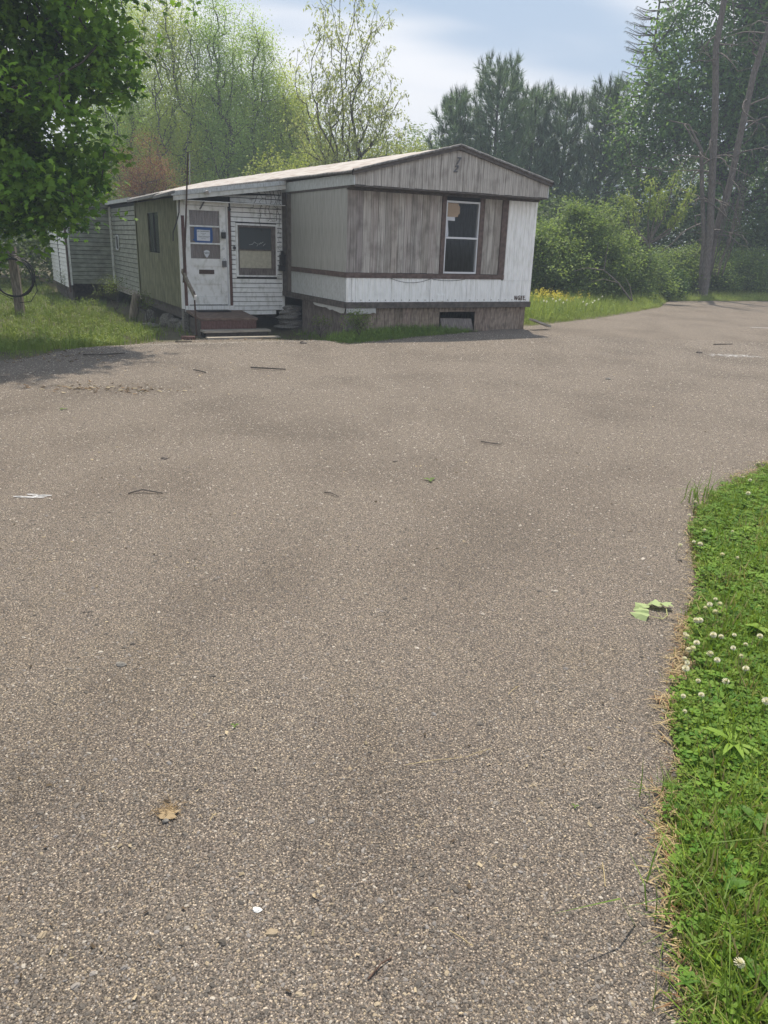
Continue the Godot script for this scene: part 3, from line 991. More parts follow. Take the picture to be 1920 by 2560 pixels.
func make_porch() -> void:
	off = Vector3(-1.1, 0, -3.3)
	rng.seed = 55
	var t := thing("porch_addition", "enclosed entry porch with white weatherboard front and mossy green side wall", "porch", hp(-1.1, 3.3), YAW)
	var st := begin()
	hb(st, -2.2, 0.0, 0.24, 2.36, 3.37, 3.44)
	hexa(st, [lc(-2.2, 2.36, 3.37), lc(0, 2.36, 3.37), lc(0, 2.36, 3.44), lc(-2.2, 2.36, 3.44), lc(-2.2, eave(-2.2) + 0.01, 3.37), lc(0, eave(0) - 0.01, 3.37), lc(0, eave(0) - 0.01, 3.44), lc(-2.2, eave(-2.2) + 0.01, 3.44)])
	put("wall", st, mats.dark, t)
	hbox("floor", -2.2, -0.02, 0.2, 0.238, 3.45, 7.6, mats.rotwood, t)
	var h := 0.07
	while h < 2.72:
		var rise := 0.094
		var top := h + rise
		if top < 0.22:
			clap(t, true, -1.13 if h > 0.1 else -1.06, -0.2 + h * 0.3, h, rise, 3.31, mats.clap)
		elif top > 0.9 and h < 1.93:
			clap(t, true, -1.155, -1.062, h, rise, 3.31, mats.clap)
			clap(t, true, -0.138, -0.012, h, rise, 3.31, mats.clap)
		elif h < 2.3:
			clap(t, true, -1.155, -0.012, h, rise, 3.31, mats.clap)
		else:
			var lo := maxf(-2.19, (h + 0.02 - 2.345) / 0.142 - 2.4)
			if top > 2.29 and h < 2.38: lo = maxf(lo, -1.155)
			clap(t, true, lo, -0.012, h, rise, 3.31, mats.clap, eave(lo), eave(-0.012))
		h += 0.0955
	hbox("corner_board", -2.262, -2.205, 0.2, 2.38, 3.285, 3.36, mats.white, t)
	hbox("corner_board", -0.01, 0.03, 0.12, 2.6, 3.285, 3.36, mats.white, t)
	hbox("red_strip", -2.203, -2.14, 0.2, 2.05, 3.28, 3.36, mats.red, t)
	hbox("red_strip", -1.222, -1.168, 0.22, 2.19, 3.276, 3.36, mats.red, t)
	hbox("upper_board", -2.203, -2.14, 2.052, 2.38, 3.29, 3.36, mats.white, t)
	hbox("door_jamb", -2.138, -2.108, 0.27, 2.26, 3.285, 3.36, mats.door, t)
	hbox("door_jamb", -1.268, -1.248, 0.27, 2.26, 3.3, 3.36, mats.alu, t)
	hbox("door_jamb", -1.245, -1.225, 0.27, 2.26, 3.285, 3.36, mats.door, t)
	hbox("door_head", -2.14, -1.2, 2.262, 2.33, 3.285, 3.36, mats.door, t)
	hbox("drip_cap", -2.16, -1.165, 2.332, 2.35, 3.25, 3.36, mats.alu, t)
	hbox("door_sill", -2.2, -1.14, 0.135, 0.265, 3.27, 3.36, mats.white, t)
	# the door
	var d := Node3D.new()
	d.name = "door"
	t.add_child(d)
	hbox("stile", -2.105, -2.03, 0.285, 2.255, 3.3, 3.34, mats.door, d)
	hbox("stile", -1.4, -1.271, 0.285, 2.255, 3.3, 3.34, mats.door, d)
	hbox("rail", -2.028, -1.402, 2.165, 2.255, 3.3, 3.34, mats.door, d)
	hbox("glazing_bar", -2.028, -1.402, 1.845, 1.875, 3.302, 3.335, mats.door, d)
	hbox("glazing_bar", -2.028, -1.402, 1.505, 1.535, 3.302, 3.335, mats.door, d)
	hbox("rail", -2.028, -1.402, 1.07, 1.22, 3.3, 3.34, mats.door, d)
	hbox("rail", -2.028, -1.402, 0.71, 0.79, 3.3, 3.34, mats.door, d)
	hbox("rail", -2.028, -1.402, 0.287, 0.45, 3.3, 3.34, mats.door, d)
	hbox("panel", -2.028, -1.402, 0.792, 1.068, 3.312, 3.34, mats.door, d)
	hbox("panel", -2.028, -1.402, 0.452, 0.708, 3.314, 3.34, mats.door, d)
	for p in [[1.222, 1.503], [1.537, 1.843], [1.877, 2.163]]:
		hbox("pane", -2.027, -1.403, p[0], p[1], 3.322, 3.325, mats.glass, d)
	st = begin()
	for i in 40:       # gathered curtain close behind the glass
		var a := -2.06 + i * 0.0173
		quad(st, lc(a, 1.2, 3.35 + 0.006 * sin(i * 1.15)), lc(a + 0.0173, 1.2, 3.35 + 0.006 * sin(i * 1.15 + 1.15)), lc(a + 0.0173, 2.18, 3.35 + 0.006 * sin(i * 1.15 + 1.15)), lc(a, 2.18, 3.35 + 0.006 * sin(i * 1.15)), Vector3(0, 0, 1))
	put("curtain", st, mats.curtain, d)
	hbox("mail_slot", -1.87, -1.55, 0.912, 0.998, 3.296, 3.311, mats.rust, d)
	st = begin()
	tube(st, [lc(-1.335, 1.43, 3.299), lc(-1.335, 1.43, 3.28)], [0.024, 0.02], 10, Color.WHITE, true)
	put("deadbolt", st, mats.metal, d)
	# lock boxes hang on the door: things of their own
	for l in [[1.63, 0.09, "black lock box hanging on the upper part of the white door", "lock_box", mats.black], [1.06, 0.085, "grey combination padlock hanging by the door's lower lock", "padlock", mats.lamp_ink]]:
		var lb := thing(l[3], l[2], "lock", hp(-1.335, 3.3, l[0]), YAW)
		var keep := off
		off = Vector3(-1.335, l[0], -3.3)
		hbox("body", -1.335 - l[1] / 2.0, -1.335 + l[1] / 2.0, l[0], l[0] + 0.125, 3.24, 3.285, l[4], lb)
		st = begin()
		var arc := []
		var rr := []
		for i in 9:
			var a := PI * i / 8.0
			arc.append(lc(-1.335 + 0.025 * cos(a), l[0] + 0.125 + 0.05 * sin(a), 3.265))
			rr.append(0.006)
		tube(st, arc, rr, 5)
		put("shackle", st, mats.metal, lb)
		off = keep
	# the porch window
	var w := Node3D.new()
	w.name = "window"
	t.add_child(w)
	st = begin()
	hb(st, -1.06, -1.02, 0.9, 1.95, 3.28, 3.36)
	hb(st, -0.17, -0.14, 0.9, 1.95, 3.28, 3.36)
	hb(st, -1.019, -0.171, 1.912, 1.95, 3.28, 3.36)
	put("casing", st, mats.clap, w)
	hbox("sill", -1.09, -0.12, 0.868, 0.898, 3.255, 3.36, mats.clap, w)
	st = begin()
	hb(st, -1.018, -0.985, 0.9, 1.91, 3.3, 3.36)
	hb(st, -0.262, -0.172, 0.9, 1.91, 3.3, 3.36)
	hb(st, -0.984, -0.263, 1.87, 1.91, 3.3, 3.36)
	hb(st, -0.984, -0.263, 0.9, 1.045, 3.3, 3.36)
	hb(st, -0.984, -0.263, 1.405, 1.43, 3.305, 3.36)
	put("frame", st, mats.greyskirt, w)
	hbox("screen", -0.983, -0.264, 1.431, 1.869, 3.335, 3.34, mats.screen, w)
	hbox("board", -0.983, -0.264, 1.046, 1.404, 3.325, 3.34, mats.cream, w)
	rng.seed = 5
	for i in 7:
		st = begin()
		box(st, lc(-0.72 + 0.05 * i, 1.53 + 0.02 * (i % 3), 3.331), Vector3(0.07, 0.008, 0.004), Basis(Vector3.BACK, rng.randf_range(-1.2, 1.2)))
		put("scratch", st, mats.fascia, w)
	# eave and roof
	st = begin()
	hexa(st, [lc(-2.44, eave(-2.44) + 0.06, 3.0), lc(-0.03, eave(-0.03) + 0.06, 3.0), lc(-0.03, eave(-0.03) + 0.06, 3.04), lc(-2.44, eave(-2.44) + 0.06, 3.04), lc(-2.44, eave(-2.44) + 0.145, 3.0), lc(-0.03, eave(-0.03) + 0.145, 3.0), lc(-0.03, eave(-0.03) + 0.145, 3.04), lc(-2.44, eave(-2.44) + 0.145, 3.04)])
	put("eave_flashing", st, mats.fascia, t)
	st = begin()
	hexa(st, [lc(-2.4, eave(-2.4) - 0.03, 3.02), lc(-0.03, eave(-0.03) - 0.03, 3.02), lc(-0.03, eave(-0.03) - 0.03, 3.05), lc(-2.4, eave(-2.4) - 0.03, 3.05), lc(-2.4, eave(-2.4) + 0.058, 3.02), lc(-0.03, eave(-0.03) + 0.058, 3.02), lc(-0.03, eave(-0.03) + 0.058, 3.05), lc(-2.4, eave(-2.4) + 0.058, 3.05)], Color(0.75, 0.75, 0.72))
	put("eave_board", st, mats.clap, t)
	st = begin()
	hexa(st, [lc(-2.42, eave(-2.42) + 0.07, 3.041), lc(-0.03, eave(-0.03) + 0.07, 3.041), lc(-0.03, eave(-0.03) + 0.07, 7.65), lc(-2.42, eave(-2.42) + 0.07, 7.65), lc(-2.42, eave(-2.42) + 0.13, 3.041), lc(-0.03, eave(-0.03) + 0.13, 3.041), lc(-0.03, eave(-0.03) + 0.13, 7.65), lc(-2.42, eave(-2.42) + 0.13, 7.65)])
	put("roof", st, mats.roof, t)
	hbox("soffit", -2.2, -0.03, 2.33, 2.34, 3.06, 3.28, mats.clap, t)
	st = begin()       # black roofing felt lapped over the corner
	for k in [[3.0, 4.5, -2.47, 2.40], [4.5, 7.66, -2.44, 2.415]]:
		hexa(st, [lc(k[2] - 0.05, k[3], k[0]), lc(k[2] + 0.1, k[3] + 0.05, k[0]), lc(k[2] + 0.1, k[3] + 0.05, k[1]), lc(k[2] - 0.02, k[3] - 0.02, k[1]), lc(k[2] - 0.04, k[3] + 0.06, k[0]), lc(k[2] + 0.1, k[3] + 0.105, k[0]), lc(k[2] + 0.1, k[3] + 0.1, k[1]), lc(k[2] - 0.01, k[3] + 0.04, k[1])])
	put("roofing_felt", st, mats.roofedge, t)
	# green side wall with its dark window
	for p in [[3.37, 5.15, 0.21, 2.4], [6.27, 7.6, 0.21, 2.4], [5.153, 6.267, 0.21, 1.27], [5.153, 6.267, 2.14, 2.4]]:
		hbox("side_sheet", -2.262, -2.21, p[2], p[3], p[0], p[1] - 0.003, mats.olive, t)
	hbox("side_window", -2.235, -2.215, 1.272, 2.138, 5.155, 6.264, flat(0.012, 0.015, 0.02, 0.25), t)
	hbox("window_bar", -2.25, -2.236, 1.272, 2.138, 5.68, 5.72, mats.dark, t)
	hbox("skid_beam", -2.2, -2.12, -0.02, 0.2, 3.4, 7.6, mats.darkbrown, t)
	hbox("skid_beam", -2.1, -0.1, -0.02, 0.19, 3.55, 3.63, mats.darkbrown, t)
	hbox("pier", -2.24, -2.14, -0.3, 0.19, 3.3, 3.48, mats.stone, t)
	hbox("rear_wall", -2.2, -0.05, 0.24, 2.5, 7.55, 7.6, mats.dark, t)
	off = Vector3.ZERO

func make_shed() -> void:
	off = Vector3(-2.25, 0, -9.5)
	rng.seed = 66
	var t := thing("rear_addition", "low rear addition in algae-green vinyl weatherboards greyed by painted tree shade, behind the porch", "addition", hp(-2.25, 9.5), YAW)
	hbox("wall", -2.23, -2.18, 0.25, 2.42, 7.61, 11.5, mats.dark, t)
	hbox("wall", -3.5, -2.24, 0.25, 2.42, 11.53, 11.6, mats.dark, t)
	hbox("wall", -3.5, -3.45, 0.2, 2.42, 11.62, 16, mats.dark, t)
	hbox("wall", -3.44, -0.1, 0.25, 2.42, 15.9, 16, mats.dark, t)
	var h := 0.25
	while h < 2.35:
		clap(t, false, 7.66, 11.44, h, 0.115, -2.24, mats.shed)
		clap(t, true, -3.44, -2.3, h, 0.115, 11.5, mats.shed)
		clap(t, false, 11.6, 13.55, h - 0.12, 0.115, -3.52, mats.clap)
		clap(t, false, 13.62, 15.95, h - 0.12, 0.115, -3.52, mats.clap)
		h += 0.117
	hbox("corner_trim", -2.3, -2.24, 0.24, 2.4, 11.44, 11.49, mats.clap, t)
	hbox("corner_trim", -3.5, -3.445, 0.2, 2.4, 11.46, 11.5, mats.clap, t)
	hbox("corner_board", -3.55, -3.505, 0.0, 2.4, 11.45, 11.6, mats.brown, t)
	hbox("corner_trim", -2.29, -2.255, 0.24, 2.4, 7.6, 7.66, mats.olive, t)
	hbox("seam_strip", -3.55, -3.52, 0.1, 2.4, 13.553, 13.617, mats.lamp_ink, t)
	hbox("eave_board", -3.5, -2.3, 2.36, 2.46, 11.4, 11.44, mats.shed, t)
	hbox("roof", -3.6, -0.1, 2.465, 2.53, 11.35, 16.2, mats.roofedge, t)
	hbox("roof", -2.36, -0.1, 2.465, 2.53, 7.68, 11.345, mats.roofedge, t)
	hbox("roof_edge", -2.4, -2.365, 2.43, 2.52, 7.68, 11.4, mats.fascia, t)
	hbox("skirt", -2.2, -2.15, -0.3, 0.07, 11.7, 16, mats.darkbrown, t)
	hbox("skirt", -3.45, -3.4, -0.3, 0.19, 11.65, 16, mats.darkbrown, t)
	hbox("skirt", -3.39, -0.1, -0.3, 0.24, 15.9, 16, mats.darkbrown, t)
	hbox("sill_beam", -2.25, -2.15, 0.08, 0.24, 7.7, 11.3, mats.plank, t)
	var w := Node3D.new()
	w.name = "window"
	t.add_child(w)
	var st := begin()
	var ring := []
	var rr := []
	for i in 17:
		var a := TAU * i / 16.0
		var cx := clampf(cos(a) * 1.4, -1, 1) * 0.2
		var cy := clampf(sin(a) * 1.25, -1, 1) * 0.19
		ring.append(lc(-2.27, 1.42 + cy, 10.5 + cx))
		rr.append(0.025)
	tube(st, ring, rr, 6)
	put("frame", st, mats.fascia, w)
	hbox("pane", -2.268, -2.262, 1.24, 1.6, 10.32, 10.68, mats.black, w)
	off = Vector3.ZERO

func make_porch_things() -> void:
	var st: SurfaceTool
	# steps
	off = Vector3(-1.55, -0.27, -2.5)
	var t := thing("entry_steps", "red-brown wooden box step with a low bare tread before the white door", "steps", hp(-1.55, 2.5, -0.27), YAW)
	st = begin()
	hexa(st, [lc(-2.17, 0.055, 2.28), lc(-0.95, 0.045, 2.28), lc(-1.0, 0.125, 3.25), lc(-2.2, 0.135, 3.25), lc(-2.17, 0.1, 2.28), lc(-0.95, 0.09, 2.28), lc(-1.0, 0.17, 3.25), lc(-2.2, 0.18, 3.25)])
	put("platform", st, mats.step, t)
	hbox("riser", -2.14, -0.98, -0.14, 0.045, 2.3, 2.335, mats.red, t)
	hbox("cheek", -2.15, -2.11, -0.28, 0.05, 2.34, 3.2, mats.darkbrown, t)
	hbox("cheek", -1.02, -0.98, -0.28, 0.05, 2.34, 3.2, mats.darkbrown, t)
	hbox("tread", -2.16, -0.76, -0.165, -0.125, 2.02, 2.33, mats.plank, t)
	hbox("lower_riser", -2.1, -0.8, -0.28, -0.167, 2.1, 2.14, mats.darkbrown, t)
	hbox("door_mat", -2.0, -1.3, 0.165, 0.185, 2.98, 3.22, mats.dark, t)
	off = Vector3.ZERO
	var pl := begin()
	box(pl, Vector3.ZERO, Vector3(1.5, 0.035, 0.2), Basis(Vector3.UP, -0.03))
	var o := put("grey_plank", pl, mats.plank)
	o.position = hp(-1.4, 1.87, -0.25)
	o.rotation.y = YAW
	tag(o, "split grey plank lying on the ground before the steps", "plank")
	# handrail
	t = thing("stair_handrail", "rusty pipe handrail with a sloping wooden rail beside the steps", "handrail", hp(-2.25, 2.35, -0.2), YAW)
	off = Vector3(-2.25, -0.2, -2.35)
	st = begin()
	tube(st, [lc(-2.24, -0.25, 2.32), lc(-2.25, 0.62, 2.32)], [0.018, 0.016], 7, Color.WHITE, true)
	put("post", st, mats.rust, t)
	st = begin()
	var a := lc(-2.27, 0.98, 3.12)
	var b := lc(-2.245, 0.5, 2.26)
	var dir := (b - a).normalized()
	var side := dir.cross(Vector3.UP).normalized()
	box(st, (a + b) / 2.0, Vector3(0.04, 0.085, a.distance_to(b)), Basis(side, dir.cross(side) * -1.0, dir).orthonormalized())
	put("rail", st, mats.rotwood, t)
	st = begin()
	box(st, b, Vector3(0.045, 0.09, 0.02), Basis(side, dir.cross(side) * -1.0, dir).orthonormalized())
	put("rail_end", st, mats.paper, t)
	# mast
	t = thing("antenna_mast", "thin rusty antenna mast standing at the porch corner above its roof", "mast", hp(-2.28, 2.95, 0.0), YAW)
	off = Vector3(-2.28, 0, -2.95)
	st = begin()
	tube(st, [lc(-2.29, 0.75, 2.98), lc(-2.2, 1.8, 2.96), lc(-2.09, 3.2, 2.93)], [0.021, 0.019, 0.014], 7, Color.WHITE, true)
	put("pole", st, mats.rust, t)
	st = begin()
	tube(st, [lc(-2.09, 2.62, 2.9), lc(-2.065, 3.17, 2.9)], [0.008, 0.007], 6, Color.WHITE, true)
	put("rod", st, mats.metal, t)
	for hh in [2.64, 2.86, 3.06]:
		st = begin()
		tube(st, [lc(-2.135 + (hh - 2.6) * 0.08, hh, 2.94), lc(-2.06, hh + 0.01, 2.89)], [0.007, 0.007], 5)
		put("clip", st, mats.rust, t)
	# lamps, bell, hanging ends
	off = Vector3.ZERO
	t = thing("porch_lamp", "bare lamp socket on a white box at the porch eave's left end", "lamp", hp(-2.12, 3.25, 2.36), YAW)
	st = begin()
	tube(st, [Vector3(0, 0, 0), Vector3(0, 0.09, 0)], [0.035, 0.045], 9, Color.WHITE, true)
	put("socket", st, mats.cream, t)
	st = begin()
	box(st, Vector3(0, 0.12, 0), Vector3(0.09, 0.06, 0.07))
	put("bracket", st, mats.alu, t)
	st = begin()
	rock(st, Vector3(0, -0.05, 0), Vector3(0.04, 0.06, 0.04), 2)
	put("bulb", st, mats.paper, t)
	t = thing("flood_lamp", "small clear floodlight under the porch eave", "lamp", hp(-1.75, 2.98, 2.5), YAW)
	st = begin()
	tube(st, [Vector3(0, 0, 0), Vector3(0, 0, 0.06), Vector3(0, -0.01, 0.09)], [0.02, 0.035, 0.04], 9, Color.WHITE, true)
	put("shade", st, mats.metal, t)
	st = begin()
	box(st, Vector3(0.05, 0.0, 0.0), Vector3(0.08, 0.03, 0.03))
	put("bracket", st, mats.alu, t)
	t = thing("outlet_cap", "round black cap on the wall beside the top of the door", "outlet", hp(-1.19, 3.27, 2.21), YAW)
	st = begin()
	tube(st, [Vector3(0, 0, 0), Vector3(0, 0, 0.03)], [0.034, 0.028], 10, Color.WHITE, true)
	put("cap", st, mats.black, t)
	t = thing("doorbell", "round black doorbell between the door and the porch window", "doorbell", hp(-1.1, 3.29, 1.45), YAW)
	st = begin()
	tube(st, [Vector3(0, 0, 0), Vector3(0, 0, 0.02)], [0.036, 0.034], 12, Color.WHITE, true)
	put("plate", st, mats.lamp_ink, t)
	st = begin()
	tube(st, [Vector3(0, 0, 0.02), Vector3(0, 0, 0.032)], [0.018, 0.015], 10, Color.WHITE, true)
	put("button", st, mats.black, t)
	st = begin()
	box(st, Vector3(0, 0, 0), Vector3(0.028, 0.2, 0.02), Basis(Vector3.BACK, -0.55))
	o = put("door_closer", st, mats.lamp_ink)
	o.transform = Transform3D(Basis(Vector3.UP, YAW), hp(-1.77, 3.22, 2.27))
	tag(o, "short dark strap hanging slanted over the door's top", "strap")
	# cable looping down left of the door
	st = begin()
	tube(st, [hp(-2.24, 3.2, 2.35), hp(-2.27, 3.15, 2.1), hp(-2.34, 3.12, 1.9), hp(-2.42, 3.1, 1.72), hp(-2.43, 3.1, 1.55)], [0.013, 0.014, 0.014, 0.013, 0.012], 6)
	tag(put("hanging_cable", st, mats.black), "black cable hanging from the eave at the porch's left corner", "cable")
	# dead vine on the wall near the mobile home
	rng.seed = 12
	st = begin()
	for k in 7:
		var p := Vector2(-0.62 + 0.1 * k + rng.randf_range(-0.03, 0.03), 2.62)
		var path := [hp(p.x, 3.27, p.y)]
		var rad := [0.005]
		for i in rng.randi_range(5, 10):
			p += Vector2(rng.randfn() * 0.035, -rng.randf_range(0.04, 0.12))
			path.append(hp(p.x, 3.268, p.y))
			rad.append(0.0045)
			if rng.randf() < 0.6:
				tube(st, [path[-1], hp(p.x + rng.randfn() * 0.06, 3.266, p.y - rng.randf_range(-0.02, 0.05))], [0.004, 0.003], 3)
		tube(st, path, rad, 4)
	for k in 5:
		var y := 1.85 - k * 0.17
		tube(st, [hp(-0.03, 3.266, y), hp(-0.1, 3.262, y + 0.03), hp(-0.12, 3.262, y - 0.05), hp(-0.05, 3.266, y - 0.1)], [0.004, 0.004, 0.004, 0.003], 3)
	tag(put("dead_vine", st, mats.bark), "dry dead vine clinging to the white wall by the mobile home", "vine")
	# the notice
	t = thing("paper_notice", "white printed notice framed in blue tape on the door glass", "notice", hp(-1.745, 3.318, 1.68), YAW)
	st = begin()
	box(st, Vector3(0, 0.13, 0.001), Vector3(0.37, 0.06, 0.002))
	box(st, Vector3(0.0, -0.135, 0.001), Vector3(0.36, 0.07, 0.002))
	box(st, Vector3(-0.165, 0.0, 0.001), Vector3(0.06, 0.199, 0.002))
	box(st, Vector3(0.165, 0.0, 0.001), Vector3(0.06, 0.199, 0.002))
	box(st, Vector3(-0.19, -0.1, 0.0035), Vector3(0.07, 0.03, 0.002), Basis(Vector3.BACK, -0.5))
	put("tape", st, mats.tape, t)
	st = begin()
	box(st, Vector3(0, 0, 0.005), Vector3(0.275, 0.215, 0.001), Basis(Vector3.BACK, -0.02))
	put("sheet", st, mats.paper, t)
	putm("lettering", letters("NO TRESPASSING", 0.022, 0.001), mats.lamp_ink, t).position = Vector3(0, 0.078, 0.0068)
	rng.seed = 3
	for row in [[0.04, 0.11], [0.012, 0.05], [-0.02, 0.22], [-0.035, 0.2], [-0.066, 0.1]]:
		st = begin()
		var x: float = -row[1] / 2.0
		while x < row[1] / 2.0:
			var w := rng.randf_range(0.008, 0.024)
			box(st, Vector3(x + w / 2.0, row[0], 0.0065), Vector3(w, 0.007, 0.0008))
			x += w + 0.006
		put("small_print", st, mats.lamp_ink, t)
	# shield sticker
	t = thing("shield_sticker", "small white shield sticker on the lowest door pane", "sticker", hp(-1.69, 3.319, 1.32), YAW)
	st = begin()
	var sh := [Vector2(-0.06, 0.05), Vector2(-0.03, 0.066), Vector2(0, 0.072), Vector2(0.03, 0.066), Vector2(0.06, 0.05), Vector2(0.055, 0.0), Vector2(0.035, -0.045), Vector2(0, -0.085), Vector2(-0.035, -0.045), Vector2(-0.055, 0.0)]
	for i in sh.size():
		var q: Vector2 = sh[i]
		var q2: Vector2 = sh[(i + 1) % sh.size()]
		tri(st, Vector3(0, 0, 0.003), Vector3(q.x, q.y, 0.003), Vector3(q2.x, q2.y, 0.003), Vector3(0, 0, 1))
		quad(st, Vector3(q.x, q.y, 0.003), Vector3(q2.x, q2.y, 0.003), Vector3(q2.x, q2.y, 0.0), Vector3(q.x, q.y, 0.0), Vector3(q.x, q.y, 0))
	put("shield", st, mats.paper, t)
	putm("lettering", letters("SDS", 0.04, 0.001), mats.lamp_ink, t).position = Vector3(0, 0.012, 0.0042)
	# rubble and props by the green wall
	st = begin()
	tube(st, [Vector3(-0.06, -0.15, 0), Vector3(-0.02, 0.2, 0.01), Vector3(0.06, 0.55, 0.0)], [0.11, 0.10, 0.095], 7, Color.WHITE, true)
	o = put("log_prop", st, mats.rotwood)
	o.position = on(-6.0, 18.75, 0.05)
	tag(o, "short pale log leaning under the corner of the rear addition", "log")
	rng.seed = 8
	var rocks := [[-5.0, 17.9, 0.22, 0.17, "large grey-green stone in the shade beside the porch"], [-4.78, 17.7, 0.2, 0.13, "dark stone between the large stone and the steps"], [-5.6, 18.6, 0.13, 0.2, "upright pale stone under the green wall"], [-5.35, 17.6, 0.2, 0.06, "flat stone slab in the dirt before the green wall"], [-4.5, 17.3, 0.16, 0.12, "dark block tucked against the step's left side"]]
	for k in rocks:
		st = begin()
		rock(st, Vector3.ZERO, Vector3(k[2], k[3], k[2] * 0.8), rng.randi() % 1000)
		o = put("stone", st, mats.stone)
		o.position = on(k[0], k[1], k[3] * 0.5)
		tag(o, k[4], "stone", "stones lying by the porch")
	# stacked flat stones in the dark gap at the corner
	var y := -0.22
	for i in 5:
		st = begin()
		var s := 0.34 - 0.03 * i
		rock(st, Vector3.ZERO, Vector3(s, 0.07, s * 0.8), 40 + i)
		o = put("flat_stone", st, mats.stone)
		o.position = hp(0.02 + 0.05 * sin(i * 2.0), 2.95, y + 0.05)
		tag(o, ["lowest", "second lowest", "middle", "fourth", "topmost"][i] + " flat stone of the stack between porch and mobile home", "stone", "flat stones stacked at the corner")
		y += 0.1
	st = begin()
	box(st, Vector3(0, 0.03, 0), Vector3(0.26, 0.06, 0.12))
	o = put("brick", st, mats.red)
	o.position = on(-3.98, 15.6)
	o.rotation.y = 0.15
	tag(o, "single dark red brick at the drive's edge left of the steps", "brick")
	st = begin()
	box(st, Vector3(0, 0.1, 0), Vector3(0.5, 0.04, 0.16), Basis(Vector3.BACK, -0.3))
	o = put("plank_end", st, mats.plank)
	o.position = hp(4.5, -0.15, 0.05)
	o.rotation.y = YAW
	tag(o, "broken plank end sticking out at the mobile home's right corner", "plank")
	# the hose post
	t = thing("hose_post", "leaning wooden post standing in the left lawn under the maple", "post", on(-8.82, 18.98), 0.2)
	st = begin()
	hexa(st, [Vector3(-0.1, -0.1, 0.08), Vector3(0.1, -0.1, 0.08), Vector3(0.1, -0.1, -0.08), Vector3(-0.1, -0.1, -0.08), Vector3(-0.12, 1.55, 0.07), Vector3(0.05, 1.57, 0.07), Vector3(0.05, 1.57, -0.09), Vector3(-0.12, 1.55, -0.09)])
	put("timber", st, mats.rotwood, t)
	st = begin()
	tube(st, [Vector3(-0.03, 1.42, 0.07), Vector3(-0.03, 1.42, 0.2)], [0.012, 0.012], 5, Color.WHITE, true)
	put("hook", st, mats.rust, t)
	t = thing("hose_coil", "black garden hose hanging coiled on the wooden post", "hose", on(-8.82, 18.98, 0.9), 0.2)
	for k in 4:
		st = begin()
		var ring := []
		var rr := []
		for i in 33:
			var an := TAU * i / 32.0
			var r := 0.46 - 0.018 * k
			ring.append(Vector3(-0.02 + r * cos(an) + 0.012 * sin(k * 3.0 + i), 0.02 + r * 1.02 * sin(an) - 0.012 * k, 0.13 + 0.018 * k + 0.012 * sin(i * 0.9 + k)))
			rr.append(0.016)
		tube(st, ring, rr, 6)
		put("loop", st, mats.black, t)
	st = begin()
	tube(st, [Vector3(0.43, 0.0, 0.15), Vector3(0.47, -0.3, 0.16), Vector3(0.3, -0.55, 0.15), Vector3(0.05, -0.58, 0.14)], [0.01, 0.01, 0.01, 0.01], 5)
	tube(st, [Vector3(-0.46, -0.1, 0.15), Vector3(-0.4, -0.35, 0.16), Vector3(-0.1, -0.5, 0.14)], [0.01, 0.01, 0.01], 5)
	put("loose_end", st, mats.black, t)

# ---------------------------------------------------------------- trees round the place
func E(x: float, y: float, z: float, rx: float, ry: float, rz: float) -> Array:
	return [Vector3(x, y, z), Vector3(rx, ry, rz)]

func stem(h: float, lean := Vector3.ZERO, n := 5, drop := 0.3) -> Array:
	var out := []
	for i in n:
		var f := float(i) / (n - 1)
		out.append(Vector3(0, -drop + (h + drop) * f, 0) + lean * f * f)
	return out

